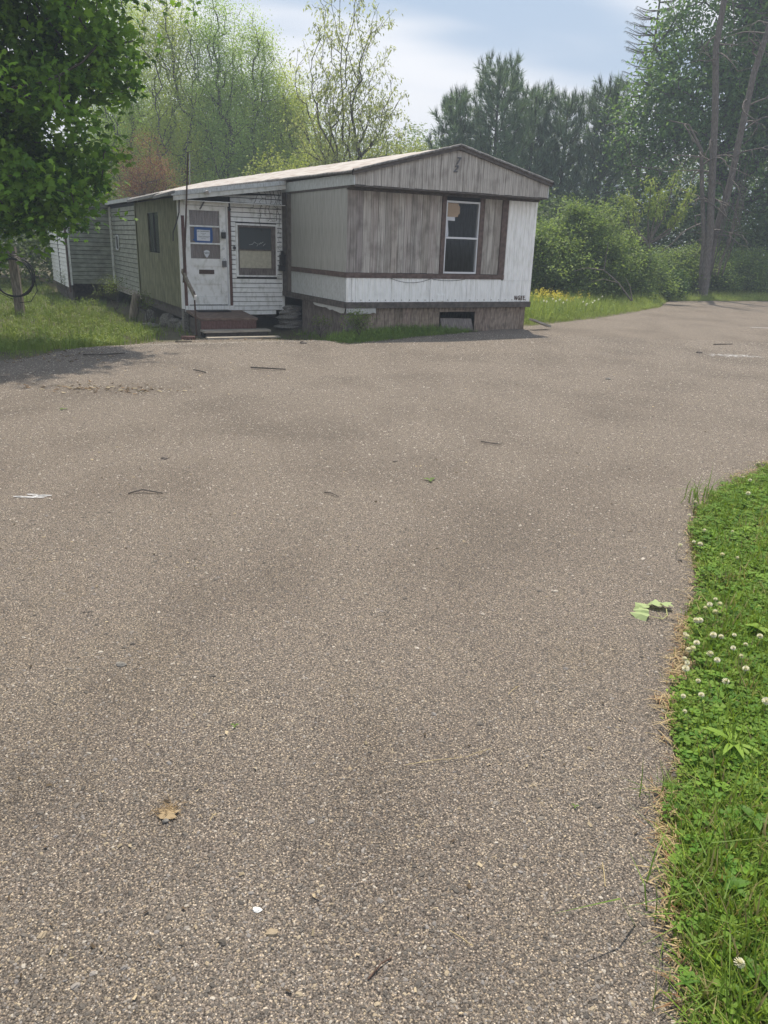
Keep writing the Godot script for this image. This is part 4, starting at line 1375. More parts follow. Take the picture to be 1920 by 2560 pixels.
func make_trees() -> void:
	var maple_spray := leaf_spray(7, 0.1, 0.2, "lobed", 1, 0.75)
	var lobed_small := leaf_spray(9, 0.13, 0.3, "plain", 2, 0.5)
	var spring := leaf_spray(12, 0.085, 0.34, "plain", 3, 0.3)
	var sparse := leaf_spray(5, 0.12, 0.14, "slim", 4, 0.6)
	var shrub := leaf_spray(14, 0.06, 0.2, "plain", 5, 0.1)
	var mass := leaf_spray(16, 0.22, 0.6, "plain", 6, 0.4)
	# the near maple, its low limbs reaching over the lawn's left side
	tree("maple_tree", "large dark green maple overhanging the left lawn and the hose post", "tree", "", on(-9.3, 13.6), {
		"seed": 101, "start": stem(2.8, Vector3(0.3, 0, 0.2), 6), "bf": 0.12, "down": 0.5, "tip": 0.006, "radius": 0.24, "points": 1900, "per": 14, "around": 0.2, "size": 1.0,
		"ells": [E(1.2, 6.2, 0.4, 3.4, 3.6, 3.0), E(4.0, 5.8, 0.6, 2.1, 1.8, 1.9), E(4.4, 3.85, 0.7, 1.5, 1.0, 1.4), E(3.2, 3.0, 0.6, 1.8, 1.1, 1.5), E(2.3, 2.1, 0.8, 1.7, 0.75, 1.2), E(3.7, 2.5, 0.7, 1.2, 0.8, 1.1), E(4.2, 7.4, 0.5, 1.8, 1.5, 1.8), E(0.0, 9.0, 0.0, 3.6, 3.0, 3.6), E(-2.5, 5.5, 0.5, 3.0, 3.2, 3.0)],
		"ca": Color(0.06, 0.15, 0.022), "cb": Color(0.24, 0.42, 0.05), "mesh": maple_spray, "leaf": mats.leaf, "bark": mats.bark})
	# spring woods behind the porch
	var woods := "spring-green trees of the wood behind the porch"
	var wl := [
		[-13.6, 43.0, 12.5, 2.4, "tall spring-green tree, leftmost of the wood, half behind the maple"],
		[-11.0, 42.0, 12.1, 2.0, "tall spring-green tree just right of the maple's edge"],
		[-8.9, 42.5, 11.8, 1.9, "tall spring-green tree with fine upright twigs above the antenna mast"],
		[-7.2, 44.0, 11.2, 1.7, "slender spring-green tree right of the antenna mast"],
		[-5.7, 45.0, 9.3, 1.5, "lower rounded spring-green tree at the right end of the left wood"]]
	for i in wl.size():
		var k: Array = wl[i]
		var h: float = k[2]
		tree("woodland_tree", k[4], "tree", woods, on(k[0], k[1]), {
			"seed": 200 + i, "start": stem(h * 0.3, Vector3(rng.randf_range(-0.3, 0.3), 0, 0), 5), "bf": 0.42, "down": 2.2, "wiggle": 0.025, "tip": 0.008, "radius": 0.2, "points": 460, "per": 8, "around": 0.28, "size": 1.15, "shell": 0.4, "power": 1.95,
			"ells": [E(0, h * 0.62, 0, k[3] * 0.85, h * 0.45, k[3]), E(0.3, h * 0.42, 0, k[3] * 1.0, h * 0.25, k[3]), E(-0.35, h * 0.88, 0, k[3] * 0.55, h * 0.24, k[3] * 0.6), E(0.5, h * 0.82, 0, k[3] * 0.4, h * 0.22, k[3] * 0.5)],
			"ca": [Color(0.33, 0.45, 0.09), Color(0.40, 0.5, 0.1), Color(0.31, 0.46, 0.11)][i % 3], "cb": [Color(0.52, 0.68, 0.16), Color(0.62, 0.7, 0.18), Color(0.49, 0.66, 0.19)][i % 3], "mesh": spring, "leaf": mats.leaf, "bark": mats.bark})
	for i in 4:
		var x: float = [-15.5, -12.0, -9.8, -6.6][i]
		tree("woodland_tree", ["dark trunked tree deep in the wood behind the maple", "dark trunked tree deep in the wood over the rear addition", "dark trunked tree deep in the wood behind the reddish tree", "dark trunked tree deep in the wood behind the leaning snag"][i], "tree", woods, on(x, 49.0 + i), {
			"seed": 230 + i, "start": stem(5.0, Vector3(0.4 - 0.2 * i, 0, 0), 6), "bf": 0.4, "down": 2.0, "wiggle": 0.025, "tip": 0.01, "radius": 0.2, "points": 320, "per": 9, "around": 0.4, "size": 1.5, "power": 1.9,
			"ells": [E(0, 7.0, 0, 2.6, 3.6, 2.4), E(0, 4.0, 0, 2.4, 2.4, 2.2)],
			"ca": Color(0.16, 0.27, 0.06), "cb": Color(0.3, 0.43, 0.11), "mesh": spring, "leaf": mats.leaf, "bark": mats.bark})
	tree("reddish_tree", "small rusty-red leaved tree behind the rear addition", "tree", "", on(-10.3, 35.0), {
		"seed": 301, "start": stem(1.2), "bf": 0.25, "tip": 0.006, "radius": 0.09, "points": 260, "per": 6, "around": 0.2, "size": 0.75,
		"ells": [E(0, 4.0, 0, 1.05, 1.9, 1.0), E(0.5, 3.0, 0, 1.1, 1.4, 1.0), E(-0.7, 3.2, 0, 0.9, 1.6, 0.9)],
		"ca": Color(0.27, 0.10, 0.055), "cb": Color(0.30, 0.19, 0.09), "mesh": spring, "leaf": mats.leaf_dull, "bark": mats.bark})
	# fresh yellow-green small trees behind the roof
	var yl := [[-5.1, 37.0, 5.4, 1.5, "small yellow-green tree behind the roof, left of the tall sparse tree"], [-3.3, 38.5, 6.2, 1.6, "small yellow-green tree behind the stems of the tall sparse tree"], [-0.5, 38.0, 6.9, 1.6, "small yellow-green tree behind the roof, right of the tall sparse tree"], [1.2, 44.0, 7.0, 1.5, "small pale tree behind the ridge, near the pines"]]
	for i in yl.size():
		var k: Array = yl[i]
		tree("young_tree", k[4], "tree", "young yellow-green trees behind the roof", on(k[0], k[1]), {
			"seed": 320 + i, "start": stem(1.4), "bf": 0.25, "tip": 0.006, "radius": 0.09, "points": 230, "per": 6, "around": 0.26, "size": 0.95,
			"ells": [E(0, k[2] * 0.62, 0, k[3], k[2] * 0.38, 1.3), E(0.3, k[2] * 0.4, 0, k[3] * 1.1, k[2] * 0.3, 1.3)],
			"ca": Color(0.27, 0.34, 0.075), "cb": Color(0.40, 0.46, 0.13), "mesh": lobed_small, "leaf": mats.leaf, "bark": mats.bark})
	# the tall thin tree behind the roof: many steep stems, few young leaves
	tree("sparse_tall_tree", "tall many-stemmed tree with sparse young leaves rising behind the roof", "tree", "", on(-2.0, 32.5), {
		"seed": 340, "start": stem(1.2), "bf": 0.55, "down": 2.5, "tip": 0.007, "radius": 0.17, "power": 1.75, "wiggle": 0.04, "points": 620, "per": 3, "around": 0.15, "size": 1.15, "shell": 0.42,
		"ells": [E(0.1, 7.6, 0, 2.0, 3.3, 1.6), E(0.2, 5.7, 0, 2.7, 1.9, 1.9), E(0.1, 4.4, 0, 1.6, 1.4, 1.3)],
		"ca": Color(0.33, 0.39, 0.15), "cb": Color(0.47, 0.52, 0.24), "mesh": sparse, "leaf": mats.leaf, "bark": mats.bark})
	# leaning snag
	var st := begin()
	tube(st, [Vector3(0, 0, 0), Vector3(0.5, 1.6, 0), Vector3(0.85, 3.0, 0), Vector3(1.2, 4.6, 0)], [0.17, 0.15, 0.12, 0.06], 7)
	tube(st, [Vector3(0.85, 3.0, 0), Vector3(1.2, 3.6, 0.1), Vector3(1.25, 4.2, 0.2)], [0.05, 0.035, 0.015], 5)
	tube(st, [Vector3(0.7, 2.5, 0), Vector3(1.6, 2.7, 0.1), Vector3(2.0, 2.4, 0.2)], [0.04, 0.03, 0.012], 5)
	var o := put("leaning_snag", st, mats.palebark)
	o.position = on(-7.9, 38.5, -0.1)
	tag(o, "pale dead trunk leaning right in the wood behind the porch roof", "dead tree")
	# pines
	var tufts := needle_tuft(26, 0.34, 0.011, 9, 0.95)
	var pl := [[2.75, 41.0, 8.3, 1.2, "smallest pine of the row, leftmost, behind the ridge"], [4.7, 41.0, 9.5, 1.8, "tallest pine of the row with spiky upright tips above the gable's right slope"], [6.7, 42.5, 8.8, 1.5, "pine right of the tallest one in the row"], [8.2, 42.0, 8.5, 1.2, "narrow pine in the middle right of the row"], [9.9, 41.5, 8.9, 1.4, "rightmost pine of the row beside the bare spruce"]]
	for i in pl.size():
		var k: Array = pl[i]
		pine(k[4], on(k[0], k[1]), k[2], k[3], 400 + i, tufts)
	spruce(on(12.7, 44.5), 15.5, 440)
	# the great dark maple at the right
	tree("broad_maple_tree", "huge dark broadleaf tree filling the right edge behind the bare trunks", "tree", "", on(16.3, 40.5), {
		"seed": 350, "start": stem(3.0, Vector3(-0.2, 0, 0), 6), "bf": 0.15, "down": 0.4, "tip": 0.01, "radius": 0.34, "points": 1250, "per": 8, "around": 0.32, "size": 1.25, "shell": 0.4,
		"ells": [E(-0.7, 7.4, 0.5, 3.2, 3.6, 2.6), E(-2.6, 6.3, 1.0, 2.2, 2.0, 1.8), E(-3.9, 4.6, 1.2, 1.7, 1.3, 1.5), E(-3.3, 3.2, 1.2, 1.9, 1.2, 1.4), E(1.8, 4.0, 0.0, 3.0, 2.6, 2.2), E(2.5, 8.5, 0.0, 3.6, 3.8, 2.6), E(-0.8, 2.6, 0.4, 2.4, 1.2, 1.4), E(-0.3, 11.5, 0, 3.2, 2.2, 2.6)],
		"ca": Color(0.09, 0.185, 0.065), "cb": Color(0.21, 0.34, 0.11), "mesh": lobed_small, "leaf": mats.leaf, "bark": mats.bark}).scale = Vector3.ONE * 1.32
	tree("broad_maple_tree", "dark broadleaf tree further right, behind the right-hand bare trunk", "tree", "", on(22.0, 41.5), {
		"seed": 351, "start": stem(2.5), "bf": 0.15, "down": 0.4, "tip": 0.01, "radius": 0.3, "points": 500, "per": 7, "around": 0.4, "size": 1.4,
		"ells": [E(0, 7.0, 0, 3.5, 4.5, 2.6), E(-1.0, 3.0, 0.5, 3.4, 2.0, 1.8)],
		"ca": Color(0.07, 0.15, 0.05), "cb": Color(0.16, 0.26, 0.085), "mesh": lobed_small, "leaf": mats.leaf, "bark": mats.bark})
	bare_trunks()
	sumac()
	# shrubs along the right side
	var sl := [
		[5.0, 26.0, 2.45, 1.25, "green shrub right behind the mobile home's right corner"],
		[6.3, 26.8, 3.2, 1.3, "tallest rounded green shrub beside the mobile home"],
		[7.7, 27.8, 2.1, 0.95, "green shrub under the left arm of the forked sapling"],
		[9.3, 30.2, 1.4, 0.9, "low green shrub at the foot of the forked sapling"],
		[11.2, 32.6, 1.7, 1.1, "low green shrub between the forked sapling and the bare trunks"],
		[12.8, 33.4, 1.9, 1.15, "green shrub hiding the foot of the bare trunks"],
		[14.8, 34.4, 1.8, 1.15, "green shrub right of the bare trunks"],
		[16.8, 35.2, 1.7, 1.15, "low green shrub at the picture's right edge"],
		[10.1, 31.0, 0.9, 0.65, "dark small bush at the corner of the drive"]]
	for i in sl.size():
		var k: Array = sl[i]
		var h: float = k[2]
		var dark := i == 8
		tree("shrub", k[4], "bush", "shrubs along the drive's far right side", on(k[0], k[1]), {
			"seed": 500 + i, "start": stem(0.3, Vector3.ZERO, 3), "bf": 0.3, "tip": 0.004, "radius": 0.06, "points": 300 if i < 3 else 190, "per": 8, "around": 0.11, "size": 1.6, "shell": 0.36,
			"ells": [E(0, h * 0.5, 0, k[3], h * 0.5, k[3]), E(k[3] * 0.5, h * 0.32, 0.3, k[3] * 0.7, h * 0.32, k[3] * 0.8), E(-k[3] * 0.4, h * 0.68, 0.2, k[3] * 0.6, h * 0.33, k[3] * 0.7), E(k[3] * 0.25, h * 0.95, 0.1, 0.3, 0.3, 0.3), E(-k[3] * 0.6, h * 0.9, 0.2, 0.28, 0.34, 0.3), E(k[3] * 0.75, h * 0.66, 0.4, 0.3, 0.3, 0.3), E(-k[3] * 0.1, h * 0.4, k[3] * 0.95, 0.4, 0.3, 0.3), E(k[3] * 0.5, h * 0.2, k[3] * 0.9, 0.45, 0.25, 0.35), E(-k[3] * 0.8, h * 0.3, k[3] * 0.6, 0.4, 0.3, 0.35)],
			"ca": Color(0.12, 0.2, 0.07) if not dark else Color(0.05, 0.115, 0.035), "cb": Color(0.29, 0.38, 0.145) if not dark else Color(0.10, 0.18, 0.05), "mesh": shrub, "leaf": mats.leaf, "bark": mats.bark, "vary": 0.3})
	# young plants by the porch
	var yp := [[-7.0, 20.3, 0.95, "thin sapling with pale leaves before the rear addition"], [-6.2, 19.6, 0.6, "low leafy weed clump against the rear addition's foot"], [-5.5, 18.0, 0.6, "upright leafy weed in the lawn beside the leaning log"], [-9.9, 24.6, 0.9, "green shrub at the rear addition's far left corner"], [-0.55, 14.25, 0.5, "leafy weed at the mobile home's left corner"], [-1.35, 15.3, 0.42, "bright leafy weed at the drive's edge between steps and corner"]]
	for i in yp.size():
		var k: Array = yp[i]
		tree("young_plant", k[3], "plant", "young plants by the house", on(k[0], k[1]), {
			"seed": 540 + i, "start": stem(0.1, Vector3.ZERO, 2, 0.05), "bf": 0.5, "tip": 0.003, "radius": 0.012, "points": 34, "per": 3, "around": 0.05, "size": 0.6,
			"ells": [E(0, k[2] * 0.6, 0, k[2] * 0.45, k[2] * 0.45, k[2] * 0.45)],
			"ca": Color(0.09, 0.15, 0.035), "cb": Color(0.18, 0.24, 0.06), "mesh": shrub, "leaf": mats.leaf, "bark": mats.bark})
	# undergrowth that nobody could count
	rng.seed = 600
	var c := Copies.new()
	for z in [[-28.0, -12.3, 26.0, 38.0, 5.0, 3000], [-14.0, 4.0, 44.0, 52.0, 5.0, 2400], [2.0, 12.0, 36.0, 44.0, 4.2, 1500], [6.0, 30.0, 35.5, 41.0, 4.8, 2600]]:
		for i in z[5]:
			var x := rng.randf_range(z[0], z[1])
			var d := rng.randf_range(z[2], z[3])
			var h: float = z[4] * pow(rng.randf(), 0.8) * (0.75 + 0.4 * wob.get_noise_2d(x * 4.0, d * 2.0))
			c.add(on(x, d, h), tilted(rng.randf() * TAU, rng.randfn() * 0.3, rng.randf_range(0.7, 1.3)), tint(Color(0.06, 0.115, 0.035), Color(0.15, 0.22, 0.07), 0.3))
	tag(scatter("undergrowth", c, mass, mats.leaf), "dense dark undergrowth between the trees at the back", "undergrowth", "", "stuff")
	c = Copies.new()
	for i in 9000:
		var x := rng.randf_range(-75, 75)
		var d := rng.randf_range(66, 80)
		var top := 10.2 + 2.2 * wob.get_noise_1d(x * 3.0) + 1.0 * wob.get_noise_1d(x * 19.0)
		c.add(on(x, d, top * pow(rng.randf(), 0.7)), tilted(rng.randf() * TAU, rng.randfn() * 0.3, rng.randf_range(1.2, 2.2)), tint(Color(0.12, 0.19, 0.06), Color(0.22, 0.30, 0.09), 0.25))
	tag(scatter("distant_treeline", c, mass, mats.leaf), "distant hazy green treeline across the back", "treeline", "", "stuff")

func pine(label: String, base: Vector3, h: float, r: float, seed_: int, tufts: Mesh) -> void:
	var q := RandomNumberGenerator.new()
	q.seed = seed_
	rng.seed = seed_
	var t := thing("pine_tree", label, "tree", base, 0.0, "pines behind the mobile home")
	var st := begin()
	tube(st, [Vector3(0, -0.2, 0), Vector3(0.08, h * 0.4, 0), Vector3(0.0, h * 0.75, 0.05), Vector3(0.03, h * 0.97, 0)], [0.17, 0.12, 0.06, 0.015], 7)
	var c := Copies.new()
	var y := h * 0.2
	while y < h * 0.97:
		var f := (y / h - 0.2) / 0.8
		var reach := r * (0.72 + 0.5 * sin(minf(f * 2.2, 1.6))) * pow(1.0 - f, 0.55) + 0.18
		var a0 := q.randf() * TAU
		var n := 5 + q.randi() % 2
		for k in n:
			var a := a0 + TAU * k / n + q.randfn() * 0.25
			var l := reach * q.randf_range(0.65, 1.2)
			var d := Vector3(cos(a), 0, sin(a))
			var p0 := Vector3(0.04, y, 0)
			var rise := lerpf(0.15, 0.75, f)
			var p1 := p0 + d * l * 0.55 + Vector3.UP * l * rise * 0.45
			var p2 := p0 + d * l + Vector3.UP * l * (rise * 0.8 + 0.4)
			tube(st, [p0, p1, p2], [0.035 * (1.1 - f), 0.022, 0.006], 4)
			var steps := maxi(3, int(l / 0.16))
			for s in steps:
				var g := lerpf(0.3, 1.0, float(s) / (steps - 1))
				var p: Vector3 = p0.lerp(p1, g).lerp(p1.lerp(p2, g), g)
				for e in 2:
					var pp := p + Vector3(q.randfn(), q.randfn() * 0.6, q.randfn()) * 0.13
					var axis := (Vector3.UP * 0.9 + d * 0.6 + Vector3(q.randfn(), q.randfn(), q.randfn()) * 0.3).normalized()
					var b := Basis(Quaternion(Vector3.UP, axis)) * Basis.from_scale(Vector3.ONE * q.randf_range(0.75, 1.25))
					c.add(pp, b, tint(Color(0.14, 0.22, 0.14), Color(0.24, 0.34, 0.215), 0.2))
			for e in 3:     # upright candles at the tip
				c.add(p2 + Vector3(q.randfn() * 0.08, 0.1 * e, q.randfn() * 0.08), Basis.from_scale(Vector3(0.6, 1.15, 0.6)), tint(Color(0.06, 0.10, 0.05), Color(0.10, 0.15, 0.08), 0.2))
		y += q.randf_range(0.34, 0.5)
	for e in 6: c.add(Vector3(0.03, h * 0.93 + e * 0.1, 0), Basis.from_scale(Vector3(0.55, 1.1, 0.55)), Color(0.08, 0.12, 0.06))
	put("trunk", st, mats.bark, t)
	scatter("foliage", c, tufts, mats.leaf_dull, t)

func spruce(base: Vector3, h: float, seed_: int) -> void:
	var q := RandomNumberGenerator.new()
	q.seed = seed_
	var t := thing("spruce_tree", "thin grey half-bare spruce left of the huge dark tree", "tree", base)
	var st := begin()
	tube(st, [Vector3(0, -0.2, 0), Vector3(0, h * 0.5, 0), Vector3(0, h, 0)], [0.2, 0.12, 0.012], 7)
	var c := Copies.new()
	var y := 2.5
	while y < h * 0.98:
		var f := y / h
		var reach := 3.5 * pow(1.0 - f, 0.8) + 0.3
		for k in 6:
			var a := q.randf() * TAU
			var l := reach * q.randf_range(0.7, 1.1)
			var d := Vector3(cos(a), 0, sin(a))
			var side := d.cross(Vector3.UP)
			var p0 := Vector3(0, y, 0)
			var p1 := p0 + d * l * 0.6 + Vector3.UP * l * 0.05
			var p2 := p0 + d * l + Vector3.UP * l * 0.22
			tube(st, [p0, p1, p2], [0.03, 0.018, 0.006], 4)
			var steps := int(l / 0.13)
			for s in steps:
				var g := lerpf(0.3, 1.0, float(s) / maxi(1, steps - 1))
				var p: Vector3 = p0.lerp(p1, g).lerp(p1.lerp(p2, g), g)
				var w := q.randf_range(0.1, 0.32) * (1.15 - g)
				for e in [-1, 1]:
					var tip: Vector3 = p + side * w * e + d * w * 0.8 + Vector3.DOWN * w * 0.35
					tube(st, [p, tip], [0.006, 0.003], 3)
					if q.randf() < 0.72:
						c.add(p.lerp(tip, 0.6), Basis(Quaternion(Vector3.UP, (tip - p).normalized())) * Basis.from_scale(Vector3(0.35, 0.6, 0.35)), tint(Color(0.075, 0.085, 0.07), Color(0.11, 0.12, 0.10), 0.2))
		y += 0.36
	put("trunk", st, mats.palebark, t)
	scatter("foliage", c, needle_tuft(12, 0.3, 0.008, 19, 0.8), mats.leaf_dull, t)

func bare_trunks() -> void:
	var paths := [
		[[Vector3(0, -0.2, 0), Vector3(-0.1, 2.0, 0), Vector3(-0.35, 4.0, 0), Vector3(-0.6, 5.8, 0.1), Vector3(-0.85, 7.6, 0), Vector3(-0.8, 9.6, 0), Vector3(-0.6, 12.5, 0)], [0.15, 0.125, 0.115, 0.105, 0.095, 0.085, 0.04], 12.1, 31.4, "tall bare grey trunk, left of the two thick ones at the right"],
		[[Vector3(0, -0.2, 0), Vector3(0.05, 2.0, 0), Vector3(0.3, 3.8, 0), Vector3(0.38, 5.4, 0), Vector3(0.48, 7.0, 0), Vector3(0.8, 8.8, 0), Vector3(1.2, 12.0, 0)], [0.14, 0.115, 0.105, 0.10, 0.095, 0.08, 0.035], 12.25, 31.8, "tall bare grey trunk, right of the two thick ones, leaning right"],
		[[Vector3(0, -0.2, 0), Vector3(-0.15, 1.9, 0), Vector3(-0.5, 3.6, 0), Vector3(-0.75, 4.7, 0.1), Vector3(-1.3, 5.4, 0.2), Vector3(-2.0, 5.5, 0.3)], [0.09, 0.08, 0.07, 0.055, 0.03, 0.012], 12.0, 31.5, "thin bent bare trunk left of the two thick ones"]]
	for i in 3:
		rng.seed = 700 + i
		var k: Array = paths[i]
		var t := thing("bare_trunk", k[4], "tree", on(k[2], k[3]), 0.0, "bare trunks before the dark tree")
		t.scale = Vector3.ONE * 1.12
		var st := begin()
		tube(st, k[0], k[1], 9)
		put("trunk", st, mats.palebark, t)
		st = begin()
		var pts: Array = k[0]
		for j in (22 if i < 2 else 8):      # dead side branches and hanging vines
			var s := rng.randi_range(2, pts.size() - 1)
			var p: Vector3 = pts[s - 1].lerp(pts[s], rng.randf())
			var a := rng.randf() * TAU
			var d := Vector3(cos(a) * 1.2, rng.randf_range(-0.5, 0.8), absf(sin(a)) * 0.7)
			var l := rng.randf_range(0.5, 1.6)
			var path := [p]
			var rad := [0.03]
			for e in 5:
				p += d.normalized() * l / 5.0
				d += Vector3(rng.randfn() * 0.5, -0.25 + rng.randfn() * 0.3, rng.randfn() * 0.3)
				path.append(p)
				rad.append(0.026 - 0.004 * e)
				if e > 0:
					var dd := d.normalized() + Vector3(rng.randfn(), rng.randfn(), rng.randfn()) * 0.8
					tube(st, [p, p + dd * 0.25, p + dd * 0.4 + Vector3(0, -0.1, 0)], [0.012, 0.008, 0.004], 3)
			tube(st, path, rad, 4)
		for j in (16 if i == 1 else 0):
			var x := rng.randf_range(0.05, 0.75)
			var top := rng.randf_range(2.8, 4.6)
			var z := rng.randf_range(0.0, 0.4)
			tube(st, [Vector3(x + 0.1, top, z), Vector3(x, top * 0.6, z + 0.1), Vector3(x - rng.randf_range(0.0, 0.4), 0.8, z)], [0.012, 0.014, 0.012], 3)
		put("branches", st, mats.palebark, t)

func sumac() -> void:
	rng.seed = 720
	var t := thing("forked_sapling", "forked sapling with feathery leaf tufts at its branch ends", "tree", on(9.0, 28.4))
	t.scale = Vector3.ONE * 1.1
	var st := begin()
	var fork := Vector3(-0.2, 1.75, 0)
	tube(st, [Vector3(0, -0.1, 0), Vector3(-0.1, 0.9, 0), fork], [0.075, 0.065, 0.06], 7)
	var leaf := leaf_spray(22, 0.10, 0.16, "slim", 77, 0.5)
	var c := Copies.new()
	var tips := [Vector3(-1.75, 2.75, 0.2), Vector3(-1.2, 3.05, 0.1), Vector3(-0.85, 3.0, -0.2), Vector3(-0.4, 3.55, 0.1), Vector3(-0.2, 3.15, 0.4), Vector3(0.1, 3.1, -0.2), Vector3(0.35, 3.75, 0.0), Vector3(0.6, 2.75, 0.3), Vector3(0.85, 3.2, 0.0)]
	for p in tips:
		var m: Vector3 = fork.lerp(p, 0.5) + Vector3((p.x - fork.x) * 0.16, -0.18, 0)
		tube(st, [fork, m, p], [0.035, 0.026, 0.01], 5)
		for e in 15:
			var g := rng.randf_range(0.6, 1.08)
			var at: Vector3 = fork.lerp(m, g).lerp(m.lerp(p, g), g) + Vector3(rng.randfn(), rng.randfn(), rng.randfn()) * 0.07
			c.add(at, tilted(rng.randf() * TAU, rng.randfn() * 0.3, rng.randf_range(0.8, 1.2)), tint(Color(0.2, 0.28, 0.07), Color(0.34, 0.42, 0.13), 0.2))
	put("trunk", st, mats.palebark, t)
	scatter("foliage", c, leaf, mats.leaf, t)

# ---------------------------------------------------------------- grass and weeds
func make_grass() -> void:
	var blade := grass_tuft(9, 0.115, 0.0027, 0.022, 81, 0.6)
	var st := begin()
	rng.seed = 801
	for i in 4:        # clover: three round leaflets on a stalk
		var p := Vector3(rng.randf_range(-0.04, 0.04), rng.randf_range(0.04, 0.085), rng.randf_range(-0.04, 0.04))
		tube(st, [Vector3(p.x * 0.6, 0, p.z * 0.6), p], [0.0011, 0.0009], 3, Color(0.8, 0.9, 0.7))
		var b := Basis(Vector3.UP, rng.randf() * TAU) * Basis(Vector3.RIGHT, rng.randfn() * 0.3)
		var k := rng.randf_range(0.8, 1.2)
		for j in 3:
			var bb := b * Basis(Vector3.UP, TAU * j / 3.0)
			var s := 0.017
			var w := [Vector3(0, 0, 0), Vector3(0.45, 0.12, -0.5), Vector3(0.42, 0.15, -0.95), Vector3(0.0, 0.05, -1.05), Vector3(-0.42, 0.15, -0.95), Vector3(-0.45, 0.12, -0.5)]
			for e in range(1, 5): tri(st, p, p + bb * (w[e] * s), p + bb * (w[e + 1] * s), Vector3.UP, Color(k, k, k))
	var clover := st.commit()
	var tiny := leaf_spray(16, 0.014, 0.035, "plain", 83, 0.0)
	var cb := Copies.new()
	var cc := Copies.new()
	var ct := Copies.new()
	rng.seed = 802
	for i in 60000:
		var d := 0.7 + 8.0 * pow(rng.randf(), 1.35)
		var x := rng.randf_range(0.62, 0.47 * d + 1.7)
		var e := near_edge(x) - d
		if e < -0.09 or x < 0.6: continue
		if e < 0.0 and rng.randf() < 0.75: continue
		var edge := smoothstep(0.0, 0.35, e)
		var patch := wob.get_noise_2d(x * 22.0, d * 22.0)
		var at := on(x, d, -0.01)
		if rng.randf() < 0.5 - patch * 0.4 + 0.25 * smoothstep(2.4, 1.7, d):
			var s := lerpf(0.5, 1.15, edge) * rng.randf_range(0.6, 1.25)
			cb.add(at, tilted(rng.randf() * TAU, rng.randfn() * 0.12, s), tint(Color(0.14, 0.25, 0.03), Color(0.28, 0.39, 0.055), 0.25) if rng.randf() > 0.15 * (2.0 - edge) else tint(Color(0.27, 0.24, 0.10), Color(0.44, 0.38, 0.2)))
		elif rng.randf() < 0.62 and e > 0.02:
			cc.add(at, tilted(rng.randf() * TAU, rng.randfn() * 0.15, lerpf(0.65, 1.1, edge) * rng.randf_range(0.8, 1.2)), tint(Color(0.085, 0.21, 0.025), Color(0.2, 0.34, 0.045), 0.25))
		elif e > 0.05:
			ct.add(at + Vector3(0, rng.randf_range(0.02, 0.06), 0), tilted(rng.randf() * TAU, rng.randfn() * 0.3, rng.randf_range(0.8, 1.4)), tint(Color(0.18, 0.29, 0.04), Color(0.3, 0.4, 0.08), 0.2))
	tag(scatter("grass", cb, blade, mats.grass), "short mixed grass of the near lawn at the right", "grass", "", "stuff")
	tag(scatter("clover_leaves", cc, clover, mats.grass), "clover leaves carpeting the near lawn", "clover", "", "stuff")
	tag(scatter("chickweed", ct, tiny, mats.grass), "tiny-leaved weeds between the near lawn's clover", "weeds", "", "stuff")
	# dry thatch along the edge of the drive
	st = begin()
	rng.seed = 803
	for i in 3200:
		var x := rng.randf_range(0.62, 3.2) if i % 3 == 0 else rng.randf_range(0.66, 1.5)
		var d := near_edge(x) + rng.randfn() * 0.045 - 0.01
		x += rng.randfn() * 0.02
		if d < 0.8 or (wob.get_noise_2d(x * 60.0, d * 60.0) < -0.1 and d > 1.9): continue
		var a := rng.randf() * TAU
		var dir := Vector3(cos(a), 0.1 * rng.randfn(), sin(a))
		var l := rng.randf_range(0.015, 0.075)
		var p := on(x, d, 0.014 + rng.randf() * 0.012)
		var w := dir.cross(Vector3.UP).normalized() * rng.randf_range(0.0008, 0.0022)
		var k := rng.randf_range(0.6, 1.15)
		var c := Color(0.42 * k, 0.33 * k, 0.19 * k) if rng.randf() < 0.75 else Color(0.24 * k, 0.14 * k, 0.075 * k)
		var m := p + dir * l * 0.5 + Vector3(0, rng.randf() * 0.008, 0)
		quad(st, p - w, p + w, m + w, m - w, Vector3.UP, c)
		quad(st, m - w, m + w, p + dir * l + w * 0.4, p + dir * l - w * 0.4, Vector3.UP, c)
	tag(put("thatch", st, mats.straw), "dry straw and brown leaf scraps along the near lawn's edge", "straw", "", "stuff")
	# tufts that lean out over the asphalt
	var tl := [[0.80, 1.56, 1.3, "grass tuft leaning over the asphalt near the picture's foot"], [0.93, 2.02, 0.9, "grass tuft at the lawn's edge beside the dry thatch"], [2.2, 5.1, 1.7, "tall thin grass tuft at the lawn's outermost bend"], [0.74, 1.32, 0.8, "low grass tuft at the lawn's edge in the bottom corner"]]
	for i in tl.size():
		var k: Array = tl[i]
		var tuft := grass_tuft(38, 0.17, 0.0019, 0.045, 84 + i, 0.9)
		var o := putm("grass_tuft", tuft, leafy(0.16, 0.26, 0.05, 0.7))
		o.position = on(k[0], k[1])
		o.scale = Vector3.ONE * k[2]
		tag(o, k[3], "grass tuft", "grass tufts at the near lawn's edge")
	# white clover heads
	st = begin()
	rng.seed = 805
